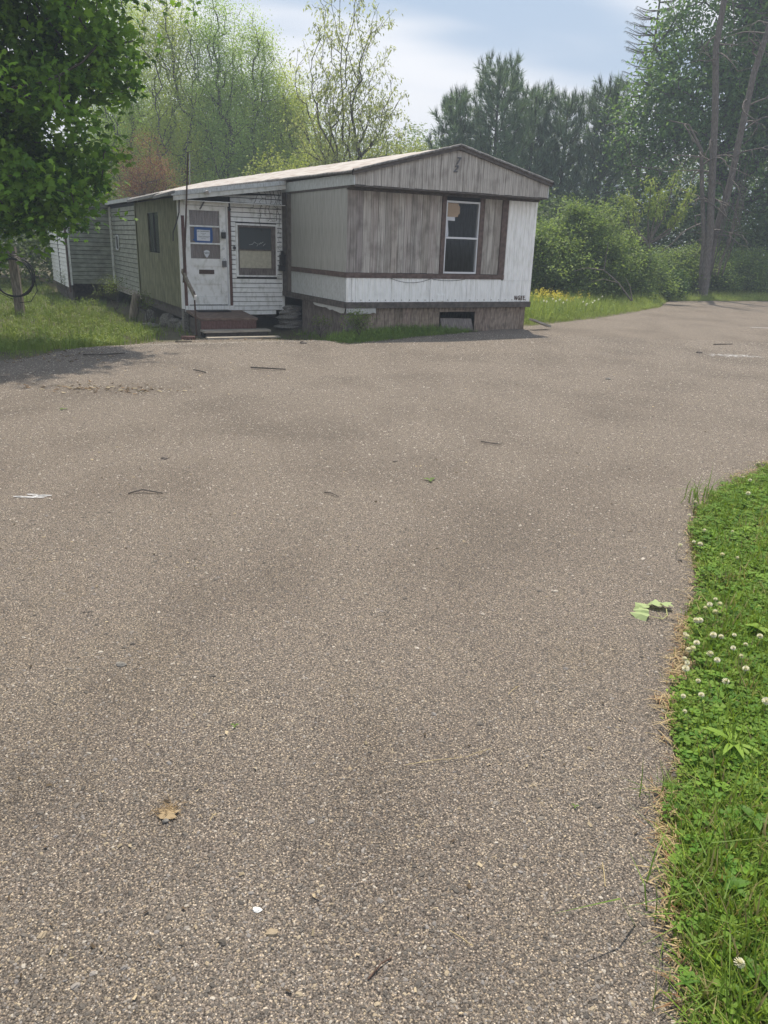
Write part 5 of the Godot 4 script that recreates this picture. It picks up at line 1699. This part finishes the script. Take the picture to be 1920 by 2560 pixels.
	for i in 46:
		var f := (i + 0.5) / 46.0
		var y := acos(1.0 - 1.5 * f)
		var a := i * 2.39996
		var dir := Vector3(sin(y) * cos(a), cos(y), sin(y) * sin(a))
		var s := dir.cross(Vector3(0.3, 1, 0.2)).normalized() * 0.0022
		var k := 1.0 if f < 0.7 else 0.75
		tri(st, dir * 0.003 - s, dir * 0.003 + s, dir * 0.0125 + s, dir, Color(0.74 * k, 0.72 * k, 0.6 * k))
		tri(st, dir * 0.003 - s, dir * 0.0125 + s, dir * 0.0125 - s, dir, Color(0.74 * k, 0.72 * k, 0.6 * k))
	var head := st.commit()
	st = begin()
	tube(st, [Vector3.ZERO, Vector3(0.004, -0.05, 0), Vector3(0.0, -0.11, 0.004)], [0.0011, 0.0012, 0.0012], 4, Color(0.10, 0.17, 0.05))
	var stalk := st.commit()
	var spots := [Vector2(1.57, 3.34), Vector2(1.53, 3.30), Vector2(1.49, 3.25), Vector2(1.57, 3.29), Vector2(1.53, 3.23), Vector2(1.43, 3.15), Vector2(1.40, 3.12), Vector2(1.30, 2.98), Vector2(1.30, 2.96), Vector2(1.32, 2.90), Vector2(1.27, 2.85), Vector2(1.29, 2.86), Vector2(1.35, 2.83), Vector2(1.35, 2.76), Vector2(1.22, 2.76), Vector2(1.22, 2.73), Vector2(1.20, 2.69), Vector2(1.12, 2.49), Vector2(1.19, 2.50), Vector2(1.09, 2.39), Vector2(1.42, 2.48), Vector2(1.46, 2.87), Vector2(1.47, 2.81), Vector2(1.45, 2.72), Vector2(1.46, 2.99), Vector2(1.52, 3.00), Vector2(1.43, 3.00), Vector2(1.63, 3.00), Vector2(1.54, 2.93), Vector2(0.85, 1.36), Vector2(2.94, 5.96), Vector2(2.64, 5.54), Vector2(2.66, 5.47), Vector2(2.49, 5.11), Vector2(2.03, 4.85), Vector2(1.67, 4.09), Vector2(1.76, 4.13), Vector2(1.79, 4.11), Vector2(1.84, 3.93), Vector2(1.90, 3.88), Vector2(2.07, 4.35), Vector2(1.90, 4.34), Vector2(1.91, 4.62), Vector2(1.22, 2.61), Vector2(1.33, 2.62)]
	rng.seed = 806
	var kept: Node3D = null
	for p in spots:
		var o: Node3D
		if kept == null:
			o = thing("clover_flower", "small white clover flower standing above the near lawn's leaves", "flower", Vector3.ZERO, 0.0, "white clover flowers in the near lawn")
			putm("head", head, mats.petal, o)
			putm("stalk", stalk, mats.grass, o)
			kept = o
		else:
			o = kept.duplicate()
			o.name = numbered("clover_flower")
			add_child(o, true)
		o.position = on(p.x, p.y, 0.085 + rng.randf() * 0.02)
		if p.y < 2.0: tag(o, "lone white clover flower low in the near lawn, well below all the others", "")
		elif p == Vector2(2.94, 5.96): tag(o, "farthest white clover flower, at the far tip of the near lawn", "")
		elif p == Vector2(1.42, 2.48): tag(o, "white clover flower by itself at the picture's right edge, right of the dock leaves", "")
		elif p == Vector2(1.09, 2.39): tag(o, "lowest white clover flower at the lawn's edge beside the dry straw", "")
		elif p == Vector2(2.03, 4.85): tag(o, "white clover flower on the asphalt side of the tall thin grass tuft", "")
		o.rotation = Vector3(rng.randfn() * 0.25, rng.randf() * TAU, rng.randfn() * 0.25)
		o.scale = Vector3.ONE * rng.randf_range(0.65, 1.25)
	# broad-leaved weeds in the near lawn
	var wl := [[1.21, 2.25, 0.11, 9, true, "rosette of long pale green leaves in the middle of the near lawn"], [1.68, 3.13, 0.12, 6, false, "broad yellow-green dock leaves at the lawn's right edge"], [2.19, 4.45, 0.09, 5, false, "yellow-green dock leaves far back in the near lawn"], [1.51, 3.19, 0.07, 5, true, "small upright weed behind the cluster of clover flowers"], [1.12, 1.88, 0.10, 6, false, "broad green plantain near the lawn's dry edge"], [0.95, 1.62, 0.08, 6, false, "plantain with shiny leaves low in the near lawn"], [0.9, 1.36, 0.1, 6, false, "large dark plantain in the picture's bottom right corner"], [0.72, 1.33, 0.05, 7, true, "small green weed creeping onto the asphalt at the bottom"]]
	for i in wl.size():
		var k: Array = wl[i]
		rng.seed = 820 + i
		var o := thing("broadleaf_weed", k[5], "weed", on(k[0], k[1], 0.065), 0.0, "broad-leaved weeds in the near lawn")
		for j in k[3]:
			st = begin()
			var b := Basis(Vector3.UP, TAU * j / k[3] + rng.randfn() * 0.3) * Basis(Vector3.RIGHT, rng.randf_range(0.35, 0.9))
			var l: float = k[2] * rng.randf_range(0.8, 1.2) * (0.85 if i == 0 else (0.6 if k[4] else 0.5))
			var w: float = l * (0.2 if k[4] else 0.5)
			var kk := rng.randf_range(0.85, 1.15)
			for s in 5:
				var f0 := s / 5.0
				var f1 := (s + 1) / 5.0
				var w0: float = w * 0.5 * pow(sin(PI * clampf(f0 * 0.93 + 0.07, 0, 1)), 0.8)
				var w1: float = w * 0.5 * pow(sin(PI * clampf(f1 * 0.93 + 0.07, 0, 1)), 0.8)
				var y0 := -0.5 * l * f0 * f0
				var y1 := -0.5 * l * f1 * f1
				for e in [-1, 1]:
					quad(st, b * Vector3(0, y0, -l * f0), b * Vector3(e * w0, y0 + w0 * 0.35, -l * f0), b * Vector3(e * w1, y1 + w1 * 0.35, -l * f1), b * Vector3(0, y1, -l * f1), Vector3.UP, Color(kk, kk, kk))
			put("leaf", st, leafy(0.27, 0.42, 0.07) if i < 3 else leafy(0.12, 0.25, 0.04), o)
	# the wild lawn at the left, the strip before the mobile home, the meadow at the right
	var tuft := grass_tuft(12, 0.24, 0.004, 0.07, 90, 0.55)
	var weed := leaf_spray(14, 0.05, 0.12, "slim", 91, -0.3)
	var cl := Copies.new()
	var cw := Copies.new()
	rng.seed = 830
	for i in 26000:
		var x := rng.randf_range(-19, -2.6)
		var d := rng.randf_range(9.2, 33.0)
		if d > 20.0 and rng.randf() < 0.4: continue
		var e := d - far_edge(x)
		if e < 0.0: continue
		var p := uv_of(x, -d)
		if (p.x > -2.3 and p.y > 1.6) or (p.x > -3.6 and p.y > 11.3) or p.x > -0.7: continue
		var bare := smoothstep(-3.4, -2.6, p.x) * smoothstep(1.2, 2.2, p.y)
		if rng.randf() < bare * 0.93: continue
		var s := lerpf(0.4, 1.0, smoothstep(0.0, 0.9, e)) * rng.randf_range(0.6, 1.2) * (1.0 + 0.5 * wob.get_noise_2d(x * 7.0, d * 7.0))
		if rng.randf() < 0.62: cl.add(on(x, d, -0.02), tilted(rng.randf() * TAU, rng.randfn() * 0.12, s), tint(Color(0.12, 0.2, 0.04), Color(0.24, 0.31, 0.07), 0.25))
		else: cw.add(on(x, d, 0.1 * s), tilted(rng.randf() * TAU, rng.randfn() * 0.3, s), tint(Color(0.13, 0.21, 0.05), Color(0.27, 0.34, 0.09), 0.25))
	for i in 6500:
		var u := rng.randf_range(-0.75, 4.7)
		var v := rng.randf_range(-1.35, -0.02) if rng.randf() < 0.85 else rng.randf_range(-0.2, 2.0)
		if v > -0.02 and u > -0.08: continue
		var q := hp(u, v)
		var e := -q.z - far_edge(q.x)
		if e < 0.0 and u > -0.2: continue
		if u < -0.2 and (rng.randf() < 0.55 or e < -0.1): continue
		var s := rng.randf_range(0.35, 1.05) * lerpf(0.45, 1.0, smoothstep(0.0, 0.5, e))
		if rng.randf() < 0.68: cl.add(on(q.x, -q.z, -0.02), tilted(rng.randf() * TAU, rng.randfn() * 0.15, s), tint(Color(0.13, 0.22, 0.05), Color(0.25, 0.34, 0.09), 0.25))
		else: cw.add(on(q.x, -q.z, 0.08 * s), tilted(rng.randf() * TAU, rng.randfn() * 0.3, s * 1.2), tint(Color(0.11, 0.2, 0.05), Color(0.22, 0.32, 0.09), 0.25))
	tag(scatter("wild_grass", cl, tuft, mats.grass), "uneven wild grass of the left lawn and along the mobile home's foot", "grass", "", "stuff")
	tag(scatter("leafy_weeds", cw, weed, mats.grass), "leafy weeds mixed into the grass round the house", "weeds", "", "stuff")
	var cm := Copies.new()
	var cv := Copies.new()
	var tall := grass_tuft(13, 0.5, 0.0055, 0.11, 92, 0.5)
	rng.seed = 840
	for i in 30000:
		var x := rng.randf_range(2.6, 30.0) if i % 3 == 0 else rng.randf_range(2.6, 13.0)
		var d := rng.randf_range(17.0, 36.0)
		var e := d - far_edge(x)
		if e < 0.0: continue
		var p := uv_of(x, -d)
		if p.x < 4.35: continue
		var s := lerpf(0.3, 1.0, smoothstep(0.0, 1.4, e)) * rng.randf_range(0.55, 1.2) * (1.0 + 0.5 * wob.get_noise_2d(x * 6.0, d * 6.0))
		if x > 10.0: s *= 0.7
		if rng.randf() < 0.8: cm.add(on(x, d, -0.02), tilted(rng.randf() * TAU, rng.randfn() * 0.12, s), tint(Color(0.21, 0.29, 0.075), Color(0.38, 0.46, 0.14), 0.25))
		else: cv.add(on(x, d, 0.15 * s), tilted(rng.randf() * TAU, rng.randfn() * 0.3, s * 1.8), tint(Color(0.17, 0.27, 0.06), Color(0.33, 0.42, 0.12), 0.25))
	tag(scatter("meadow_grass", cm, tall, mats.grass), "tall loose meadow grass between the mobile home and the shrubs", "grass", "", "stuff")
	tag(scatter("meadow_weeds", cv, weed, mats.grass), "leafy weeds and vines along the drive's far right edge", "weeds", "", "stuff")
	# low sunlit weeds in a strip along the drive's far end
	rng.seed = 845
	var cw2 := Copies.new()
	for i in 5200:
		var x := rng.randf_range(7.5, 26.0)
		var e := 1.9 * pow(rng.randf(), 0.8)
		var s := rng.randf_range(0.7, 1.6) * lerpf(0.5, 1.0, smoothstep(0.0, 0.8, e))
		cw2.add(on(x, far_edge(x) + e, 0.06 * s), tilted(rng.randf() * TAU, rng.randfn() * 0.35, s), tint(Color(0.24, 0.34, 0.08), Color(0.42, 0.5, 0.16), 0.25))
	var cg2 := Copies.new()
	for i in 3600:
		var x := rng.randf_range(7.0, 26.0)
		var e := 2.2 * rng.randf()
		var s := rng.randf_range(0.4, 0.95) * lerpf(0.35, 1.0, smoothstep(0.0, 1.0, e))
		cg2.add(on(x, far_edge(x) + e, -0.02), tilted(rng.randf() * TAU, rng.randfn() * 0.15, s), tint(Color(0.3, 0.38, 0.11), Color(0.5, 0.56, 0.22), 0.2))
	tag(scatter("verge_grass", cg2, tall, mats.grass), "pale grass in a strip along the drive's far end", "grass", "", "stuff")
	tag(scatter("verge_weeds", cw2, weed, mats.grass), "pale sunlit strip of low weeds along the drive's far end", "weeds", "", "stuff")
	# yellow blossom in the meadow
	var bloom := begin()
	rng.seed = 841
	for i in 12:
		var a := rng.randf() * TAU
		var p := Vector3(cos(a), 0, sin(a)) * rng.randf() * 0.07 + Vector3(0, rng.randf_range(-0.08, 0.05), 0)
		diamond(bloom, p, Basis(Vector3.UP, a) * Basis(Vector3.RIGHT, rng.randfn() * 0.5), 0.035, 0.03)
	var bm := bloom.commit()
	var cy := Copies.new()
	for i in 90:
		var q := hp(4.6, 0.0)
		var x := 4.35 + rng.randfn() * 0.45
		var d := 21.4 + rng.randfn() * 0.6
		if d - far_edge(x) < 0.4: continue
		cy.add(on(x, d, rng.randf_range(0.4, 0.62)), tilted(rng.randf() * TAU, rng.randfn() * 0.3, rng.randf_range(0.7, 1.2)), tint(Color(0.55, 0.48, 0.05), Color(0.62, 0.56, 0.12), 0.15))
	tag(scatter("yellow_blossom", cy, bm, mats.petal), "drift of small yellow flowers in the meadow beside the mobile home", "flowers", "", "stuff")
	var puff := begin()
	for i in 60:
		var y := acos(1.0 - 2.0 * (i + 0.5) / 60.0)
		var a := i * 2.39996
		var dir := Vector3(sin(y) * cos(a), cos(y), sin(y) * sin(a))
		var s := dir.cross(Vector3(0.3, 1, 0.2)).normalized() * 0.004
		tri(puff, dir * 0.004, dir * 0.026 + s, dir * 0.026 - s, dir, Color(0.72, 0.73, 0.7))
	var pm := puff.commit()
	st = begin()
	tube(st, [Vector3.ZERO, Vector3(0.01, -0.42, 0)], [0.003, 0.003], 4, Color(0.14, 0.2, 0.07))
	var pst := st.commit()
	var first: Node3D = null
	for i in 14:
		var x := 3.6 + 0.16 * i + rng.randfn() * 0.25
		var d := far_edge(x) + rng.randf_range(0.35, 1.5)
		var o: Node3D
		if first == null:
			o = thing("dandelion_clock", "white dandelion clock standing in the meadow beside the mobile home", "flower", Vector3.ZERO, 0.0, "dandelion clocks in the meadow")
			putm("head", pm, mats.petal, o)
			putm("stalk", pst, mats.grass, o)
			first = o
		else:
			o = first.duplicate()
			o.name = numbered("dandelion_clock")
			add_child(o, true)
		o.position = on(x, d, rng.randf_range(0.3, 0.48))

# ---------------------------------------------------------------- small things lying about
func twig(called: String, label: String, category: String, pts: Array, r: float, m: Material) -> void:
	var st := begin()
	var rad := []
	for i in pts.size(): rad.append(0.72 * r * (1.0 - 0.4 * i / pts.size()))
	tube(st, pts, rad, 6, Color.WHITE, true)
	tag(put(called, st, m), label, category, "sticks lying on the drive")

func make_litter() -> void:
	var st: SurfaceTool
	var o: Node
	rng.seed = 900
	twig("twig", "dark straight stick lying on the drive before the steps", "stick", [on(-1.83, 10.36, 0.03), on(-1.6, 10.3, 0.035), on(-1.36, 10.3, 0.03)], 0.016, mats.bark)
	twig("twig", "short dark stick left of the straight stick before the steps", "stick", [on(-2.5, 10.0, 0.03), on(-2.4, 9.93, 0.03), on(-2.31, 9.85, 0.025)], 0.014, mats.bark)
	twig("twig", "curved pale stick in the middle right of the drive", "stick", [on(0.83, 6.68, 0.02), on(0.9, 6.62, 0.025), on(1.0, 6.6, 0.02)], 0.009, mats.palebark)
	twig("twig", "small bent pale twig in the middle of the drive", "stick", [on(-0.41, 5.06, 0.018), on(-0.36, 5.04, 0.022), on(-0.31, 4.98, 0.018)], 0.007, mats.palebark)
	twig("twig", "pale forked twig lying left of the drive's middle", "stick", [on(-1.7, 4.9, 0.016), on(-1.62, 4.95, 0.03), on(-1.48, 4.93, 0.016)], 0.009, mats.palebark)
	twig("twig", "dark stick near the grass edge at the drive's left", "stick", [on(-4.3, 11.0, 0.03), on(-4.0, 11.1, 0.03), on(-3.8, 11.3, 0.03)], 0.014, mats.bark)
	twig("twig", "dark twig before the brick at the drive's left edge", "stick", [on(-4.0, 14.7, 0.03), on(-3.7, 14.75, 0.03)], 0.016, mats.bark)
	twig("twig", "reddish stick lying at the bottom of the drive", "stick", [on(0.0, 1.36, 0.012), on(0.03, 1.4, 0.016), on(0.055, 1.42, 0.012)], 0.0035, mats.rust)
	twig("twig", "dark twig on the far right of the drive", "stick", [on(6.2, 15.2, 0.02), on(6.6, 15.3, 0.025)], 0.015, mats.bark)
	for k in [[0.1, 2.15, 0.2, 0.25, "long pale straw on the lower middle of the drive"], [0.3, 2.2, 0.1, 0.5, "short pale straw right of the long one"], [-0.48, 1.86, 0.03, 1.3, "tiny upright straw left of the drive's foot"], [0.2, 1.5, 0.07, -0.7, "bent straw near the bottom of the drive"], [0.63, 1.66, 0.09, 1.4, "dry seed head lying near the lawn's edge at the bottom"], [0.5, 2.6, 0.08, 0.9, "thin straw on the drive left of the lawn"]]:
		st = begin()
		var p := on(k[0], k[1], 0.016)
		var d: Vector3 = Vector3(cos(k[3]), 0, -sin(k[3])) * k[2]
		tube(st, [p, p + d * 0.5 + Vector3(0, 0.004, 0), p + d], [0.0014, 0.0014, 0.0008], 4, Color(0.5, 0.41, 0.24))
		for e in 4: tube(st, [p + d * (0.7 + 0.08 * e), p + d * (0.74 + 0.08 * e) + Vector3(rng.randfn(), 0.3, rng.randfn()) * 0.008], [0.0012, 0.0006], 3, Color(0.5, 0.41, 0.24))
		tag(put("straw", st, mats.straw), k[4], "straw", "straws lying on the drive")
	# the wilted maple sprig
	var t := thing("wilted_sprig", "wilted pale green maple leaf sprig lying on the asphalt by the near lawn", "leaf", on(1.31, 3.34, 0.012))
	var leaf_m := leafy(0.36, 0.45, 0.22, 0.5, 0.7)
	for k in [[-0.055, 0.022, -0.03, 0.3, 0.075], [-0.01, 0.026, -0.065, -0.5, 0.085], [-0.06, 0.015, 0.05, 0.9, 0.085], [0.035, 0.03, -0.07, -1.1, 0.07], [-0.04, 0.02, 0.0, 1.3, 0.07]]:
		st = begin()
		lobed(st, Vector3(k[0], k[1], k[2]), Basis(Vector3.UP, k[3]) * Basis(Vector3.BACK, 0.35) * Basis(Vector3.RIGHT, -0.1), k[4], 0.6)
		put("leaf", st, leaf_m, t)
	st = begin()
	tube(st, [Vector3(0.05, 0.02, -0.03), Vector3(0.04, 0.012, 0.02), Vector3(0.01, 0.006, 0.05), Vector3(-0.04, 0.008, 0.03)], [0.0022, 0.0024, 0.0022, 0.0014], 5, Color(0.42, 0.44, 0.2))
	tube(st, [Vector3(0.01, 0.006, 0.05), Vector3(0.0, 0.015, 0.0)], [0.0016, 0.0012], 4, Color(0.42, 0.44, 0.2))
	put("stalk", st, mats.straw, t)
	for k in [[-0.5, 2.34, 0.018, "tiny green leaf on the lower drive"], [0.33, 5.45, 0.06, "small green leaf scrap right of the drive's middle"], [-3.15, 7.44, 0.05, "yellow-green leaf on the drive's left"], [0.62, 1.98, 0.014, "tiny green leaf near the lawn's dry edge"]]:
		t = thing("fallen_leaf", k[3], "leaf", on(k[0], k[1], 0.014), rng.randf() * TAU, "small leaves on the drive")
		for e in 3:
			st = begin()
			diamond(st, Vector3.ZERO, Basis(Vector3.UP, e * 1.9) * Basis(Vector3.RIGHT, 0.2), k[2], k[2] * 0.6)
			put("blade", st, leafy(0.13, 0.22, 0.05), t)
	for k in [[-1.03, 2.73, 0.016, "pale pebble on the left of the lower drive", "stone"], [-0.29, 1.55, 0.009, "white chip at the bottom middle of the drive", "white"], [-1.71, 5.8, 0.02, "small dark clod left of the drive's middle", "dark"], [2.95, 10.5, 0.03, "pale stone on the right of the drive", "stone"], [0.07, 5.94, 0.012, "small dark pebble in the drive's middle", "dark"], [-1.45, 13.3, 0.05, "dark clod on the drive before the mobile home's left corner", "dark"], [5.4, 13.8, 0.04, "dark stone on the far right of the drive", "dark"]]:
		st = begin()
		rock(st, Vector3.ZERO, Vector3(k[2] * 1.3, k[2] * 0.6, k[2]), rng.randi() % 999)
		o = put("loose_stone", st, {"stone": mats.stone, "white": mats.clap, "dark": mats.darkbrown}[k[4]])
		o.position = on(k[0], k[1], 0.008 + k[2] * 0.2)
		tag(o, k[3], "stone", "loose stones on the drive")
	# a scrap of brown fluff and old paint
	t = thing("fluff_scrap", "scrap of tan fluff with a white end on the lower left of the drive", "scrap", on(-0.61, 1.89, 0.012))
	st = begin()
	for i in 90:
		var p := Vector3(rng.randfn() * 0.018, absf(rng.randfn()) * 0.004, rng.randfn() * 0.016 - 0.01)
		var d := Vector3(rng.randfn(), 0.3 * absf(rng.randfn()), rng.randfn()).normalized() * 0.02
		tube(st, [p, p + d * 0.5 + Vector3(0, 0.002, 0), p + d], [0.0008, 0.0008, 0.0004], 3, Color(0.36, 0.26, 0.15))
	put("fibres", st, mats.straw, t)
	st = begin()
	rock(st, Vector3(0.0, 0.003, 0.035), Vector3(0.01, 0.004, 0.008), 5)
	put("white_end", st, mats.stone, t)
	st = begin()
	lobed(st, Vector3(0.0, 0.003, 0.03), Basis(), 0.058, 0.1, Color(0.34, 0.26, 0.16))
	put("dry_leaf", st, mats.straw, t)
	for k in [[-2.3, 4.78, 0.16, 0.05, 0.2, "old white paint smear at the drive's left edge", 16], [5.9, 13.6, 0.75, 0.2, 0.0, "worn white paint specks on the right of the drive", 130], [9.1, 19.3, 0.55, 0.05, -0.05, "thin white paint line on the drive's far right", 22]]:
		st = begin()
		rng.seed = 930 + k[6]
		for i in k[6]:
			var c := on(k[0] + rng.randf_range(-1, 1) * k[2] * 0.6, k[1] + rng.randfn() * k[3] * 0.5, 0.0125)
			c.z -= (c.x - k[0]) * k[4]
			var s: float = k[2] * (0.3 if k[6] < 30 else 0.055) * rng.randf_range(0.5, 1.1)
			var pts := []
			for e in 9:
				var a := TAU * e / 9.0
				pts.append(c + Vector3(cos(a) * s, 0, sin(a) * s * 0.22) * rng.randf_range(0.55, 1.2))
			for e in 9: tri(st, c, pts[e], pts[(e + 1) % 9], Vector3.UP, Color(0.75, 0.74, 0.72))
		tag(put("paint_mark", st, mats.paper), k[5], "paint mark", "paint marks on the drive")
	# bark scraps and dead leaves swept to the left edge: too many to count
	st = begin()
	rng.seed = 950
	for i in 420:
		var x := rng.randf_range(-6.2, -1.4)
		var d: float = far_edge(x) - absf(rng.randfn()) * 0.55
		if i % 3 == 0:
			x = -3.1 + rng.randfn() * 0.5
			d = 8.6 + rng.randfn() * 0.16
		elif i % 3 == 1:
			x = rng.randf_range(-5.5, -3.8)
			d = minf(far_edge(x), 11.5) - rng.randf() * 1.2
		var p := on(x, d, 0.016)
		var a := rng.randf() * TAU
		var l := rng.randf_range(0.008, 0.03)
		var u := Vector3(cos(a), 0.15 * rng.randfn(), sin(a)) * l
		var w := Vector3(-sin(a), 0.2, cos(a)) * l * rng.randf_range(0.15, 0.5)
		var k := rng.randf_range(0.5, 1.2)
		quad(st, p - u - w, p + u - w, p + u + w + Vector3(0, 0.008, 0), p - u + w, Vector3.UP, Color(0.2 * k, 0.14 * k, 0.09 * k) if rng.randf() < 0.7 else Color(0.33 * k, 0.28 * k, 0.2 * k))
	tag(put("leaf_litter", st, mats.straw), "bark scraps and dead leaf bits along the drive's left edge", "litter", "", "stuff")
	# crumbs, seeds and leaf bits all over the drive, thicker here and there
	st = begin()
	rng.seed = 951
	for i in 5200:
		var d := 1.1 + 15.0 * pow(rng.randf(), 1.6)
		var x := rng.randf_range(-0.6, 0.62) * (d + 0.9)
		if d < near_edge(x) or d > far_edge(x): continue
		var near := smoothstep(0.5, 0.0, d - near_edge(x)) + smoothstep(1.2, 0.0, far_edge(x) - d)
		if rng.randf() > 0.25 + 0.9 * wob.get_noise_2d(x * 9.0, d * 9.0) + near: continue
		var p := on(x, d, 0.0135)
		var a := rng.randf() * TAU
		var l := rng.randf_range(0.002, 0.007) * (1.0 + d * 0.12)
		var u := Vector3(cos(a), 0.1 * rng.randfn(), sin(a)) * l
		var w := Vector3(-sin(a), 0.15, cos(a)) * l * rng.randf_range(0.2, 0.7)
		var k := rng.randf_range(0.5, 1.2)
		var cc := Color(0.1 * k, 0.075 * k, 0.05 * k) if rng.randf() < 0.5 else Color(0.42 * k, 0.35 * k, 0.24 * k)
		quad(st, p - u - w, p + u - w * 0.6, p + u * 0.8 + w + Vector3(0, 0.003, 0), p - u + w, Vector3.UP, cc)
	tag(put("drive_crumbs", st, mats.straw), "scattered crumbs, seeds and leaf bits on the drive", "litter", "", "stuff")
	# pale dead branch before the shrubs
	t = thing("dead_branch", "pale bare broken branch lying in front of the shrubs", "branch", on(6.7, 24.4))
	st = begin()
	tube(st, [Vector3(0.55, 0.25, 0), Vector3(0.1, 0.75, 0), Vector3(-0.35, 1.1, -0.1), Vector3(-0.3, 1.9, -0.2)], [0.03, 0.026, 0.02, 0.008], 5)
	tube(st, [Vector3(-0.35, 1.1, -0.1), Vector3(-0.9, 1.15, 0.0), Vector3(-1.3, 1.05, 0.1)], [0.015, 0.011, 0.005], 4)
	tube(st, [Vector3(0.55, 0.25, 0.1), Vector3(0.45, 0.65, 0.05), Vector3(0.3, 0.9, 0.0)], [0.022, 0.016, 0.006], 4)
	tube(st, [Vector3(0.1, 0.75, 0), Vector3(-0.4, 0.85, 0.15), Vector3(-0.8, 0.75, 0.2)], [0.013, 0.009, 0.004], 4)
	put("limb", st, mats.palebark, t)
	# cars glimpsed beyond the trunks
	car("white car half hidden by shrubs left of the bare trunks", on(12.9, 34.8), 0.35, flat(0.72, 0.72, 0.72, 0.3))
	car("pale car behind reddish brush at the picture's right edge", on(17.4, 35.6), -0.2, flat(0.66, 0.64, 0.62, 0.3))

func car(label: String, at: Vector3, turn: float, paint: Material) -> void:
	var t := thing("parked_car", label, "car", at, turn, "cars beyond the trees")
	var prof := [Vector2(-2.2, 0.32), Vector2(-2.25, 0.62), Vector2(-2.05, 0.84), Vector2(-1.1, 0.96), Vector2(1.35, 0.98), Vector2(2.05, 0.9), Vector2(2.2, 0.6), Vector2(2.15, 0.32)]
	var cab := [Vector2(-1.15, 0.95), Vector2(-0.45, 1.42), Vector2(0.8, 1.46), Vector2(1.5, 0.98)]
	for part in [["body", prof, 0.86, 0.86, paint], ["cabin", cab, 0.76, 0.62, paint]]:
		var st := begin()
		var p: Array = part[1]
		var c := Vector3(0, 0.7, 0)
		for i in p.size():
			var a: Vector2 = p[i]
			var b: Vector2 = p[(i + 1) % p.size()]
			var wa: float = part[2] if a.y < 1.2 else part[3]
			var wb: float = part[2] if b.y < 1.2 else part[3]
			var m := Vector3((a.x + b.x) / 2.0, (a.y + b.y) / 2.0, 0) - c
			quad(st, Vector3(a.x, a.y, -wa), Vector3(b.x, b.y, -wb), Vector3(b.x, b.y, wb), Vector3(a.x, a.y, wa), m)
			for s in [-1, 1]: tri(st, Vector3(0, 0.9, s * (part[2] + 0.02)), Vector3(a.x, a.y, s * wa), Vector3(b.x, b.y, s * wb), Vector3(0, 0, s))
		put(part[0], st, part[4], t)
	for s in [-1, 1]:
		for k in [[-0.95, -0.38, -0.1, -0.1], [-0.02, -0.02, 0.75, 1.25]]:
			var st := begin()
			quad(st, Vector3(k[0], 1.0, s * 0.79), Vector3(k[1], 1.36, s * 0.665), Vector3(k[2], 1.38, s * 0.665), Vector3(k[3], 1.0, s * 0.79), Vector3(0, 0, s))
			put("window", st, mats.black, t)
		for x in [-1.4, 1.35]:
			var st := begin()
			tube(st, [Vector3(x, 0.31, s * 0.68), Vector3(x, 0.31, s * 0.88)], [0.31, 0.31], 14, Color.WHITE, true)
			put("wheel", st, mats.black, t)
			st = begin()
			tube(st, [Vector3(x, 0.31, s * 0.87), Vector3(x, 0.31, s * 0.89)], [0.19, 0.17], 10, Color.WHITE, true)
			put("hubcap", st, mats.alu, t)
	for k in [[-1.1, -0.5], [1.45, 0.85]]:
		var st := begin()
		quad(st, Vector3(k[0], 1.0, -0.68), Vector3(k[1], 1.4, -0.58), Vector3(k[1], 1.4, 0.58), Vector3(k[0], 1.0, 0.68), Vector3(signf(k[0]), 0.5, 0))
		var o := put("windscreen", st, mats.black, t)
		o.position.x = 0.03 * signf(k[0])

func _ready() -> void:
	wob.seed = 9
	wob.frequency = 0.05
	make_camera_and_light()
	make_materials()
	make_ground()
	make_mobile_home()
	make_porch()
	make_shed()
	make_porch_things()
	make_trees()
	make_grass()
	make_litter()
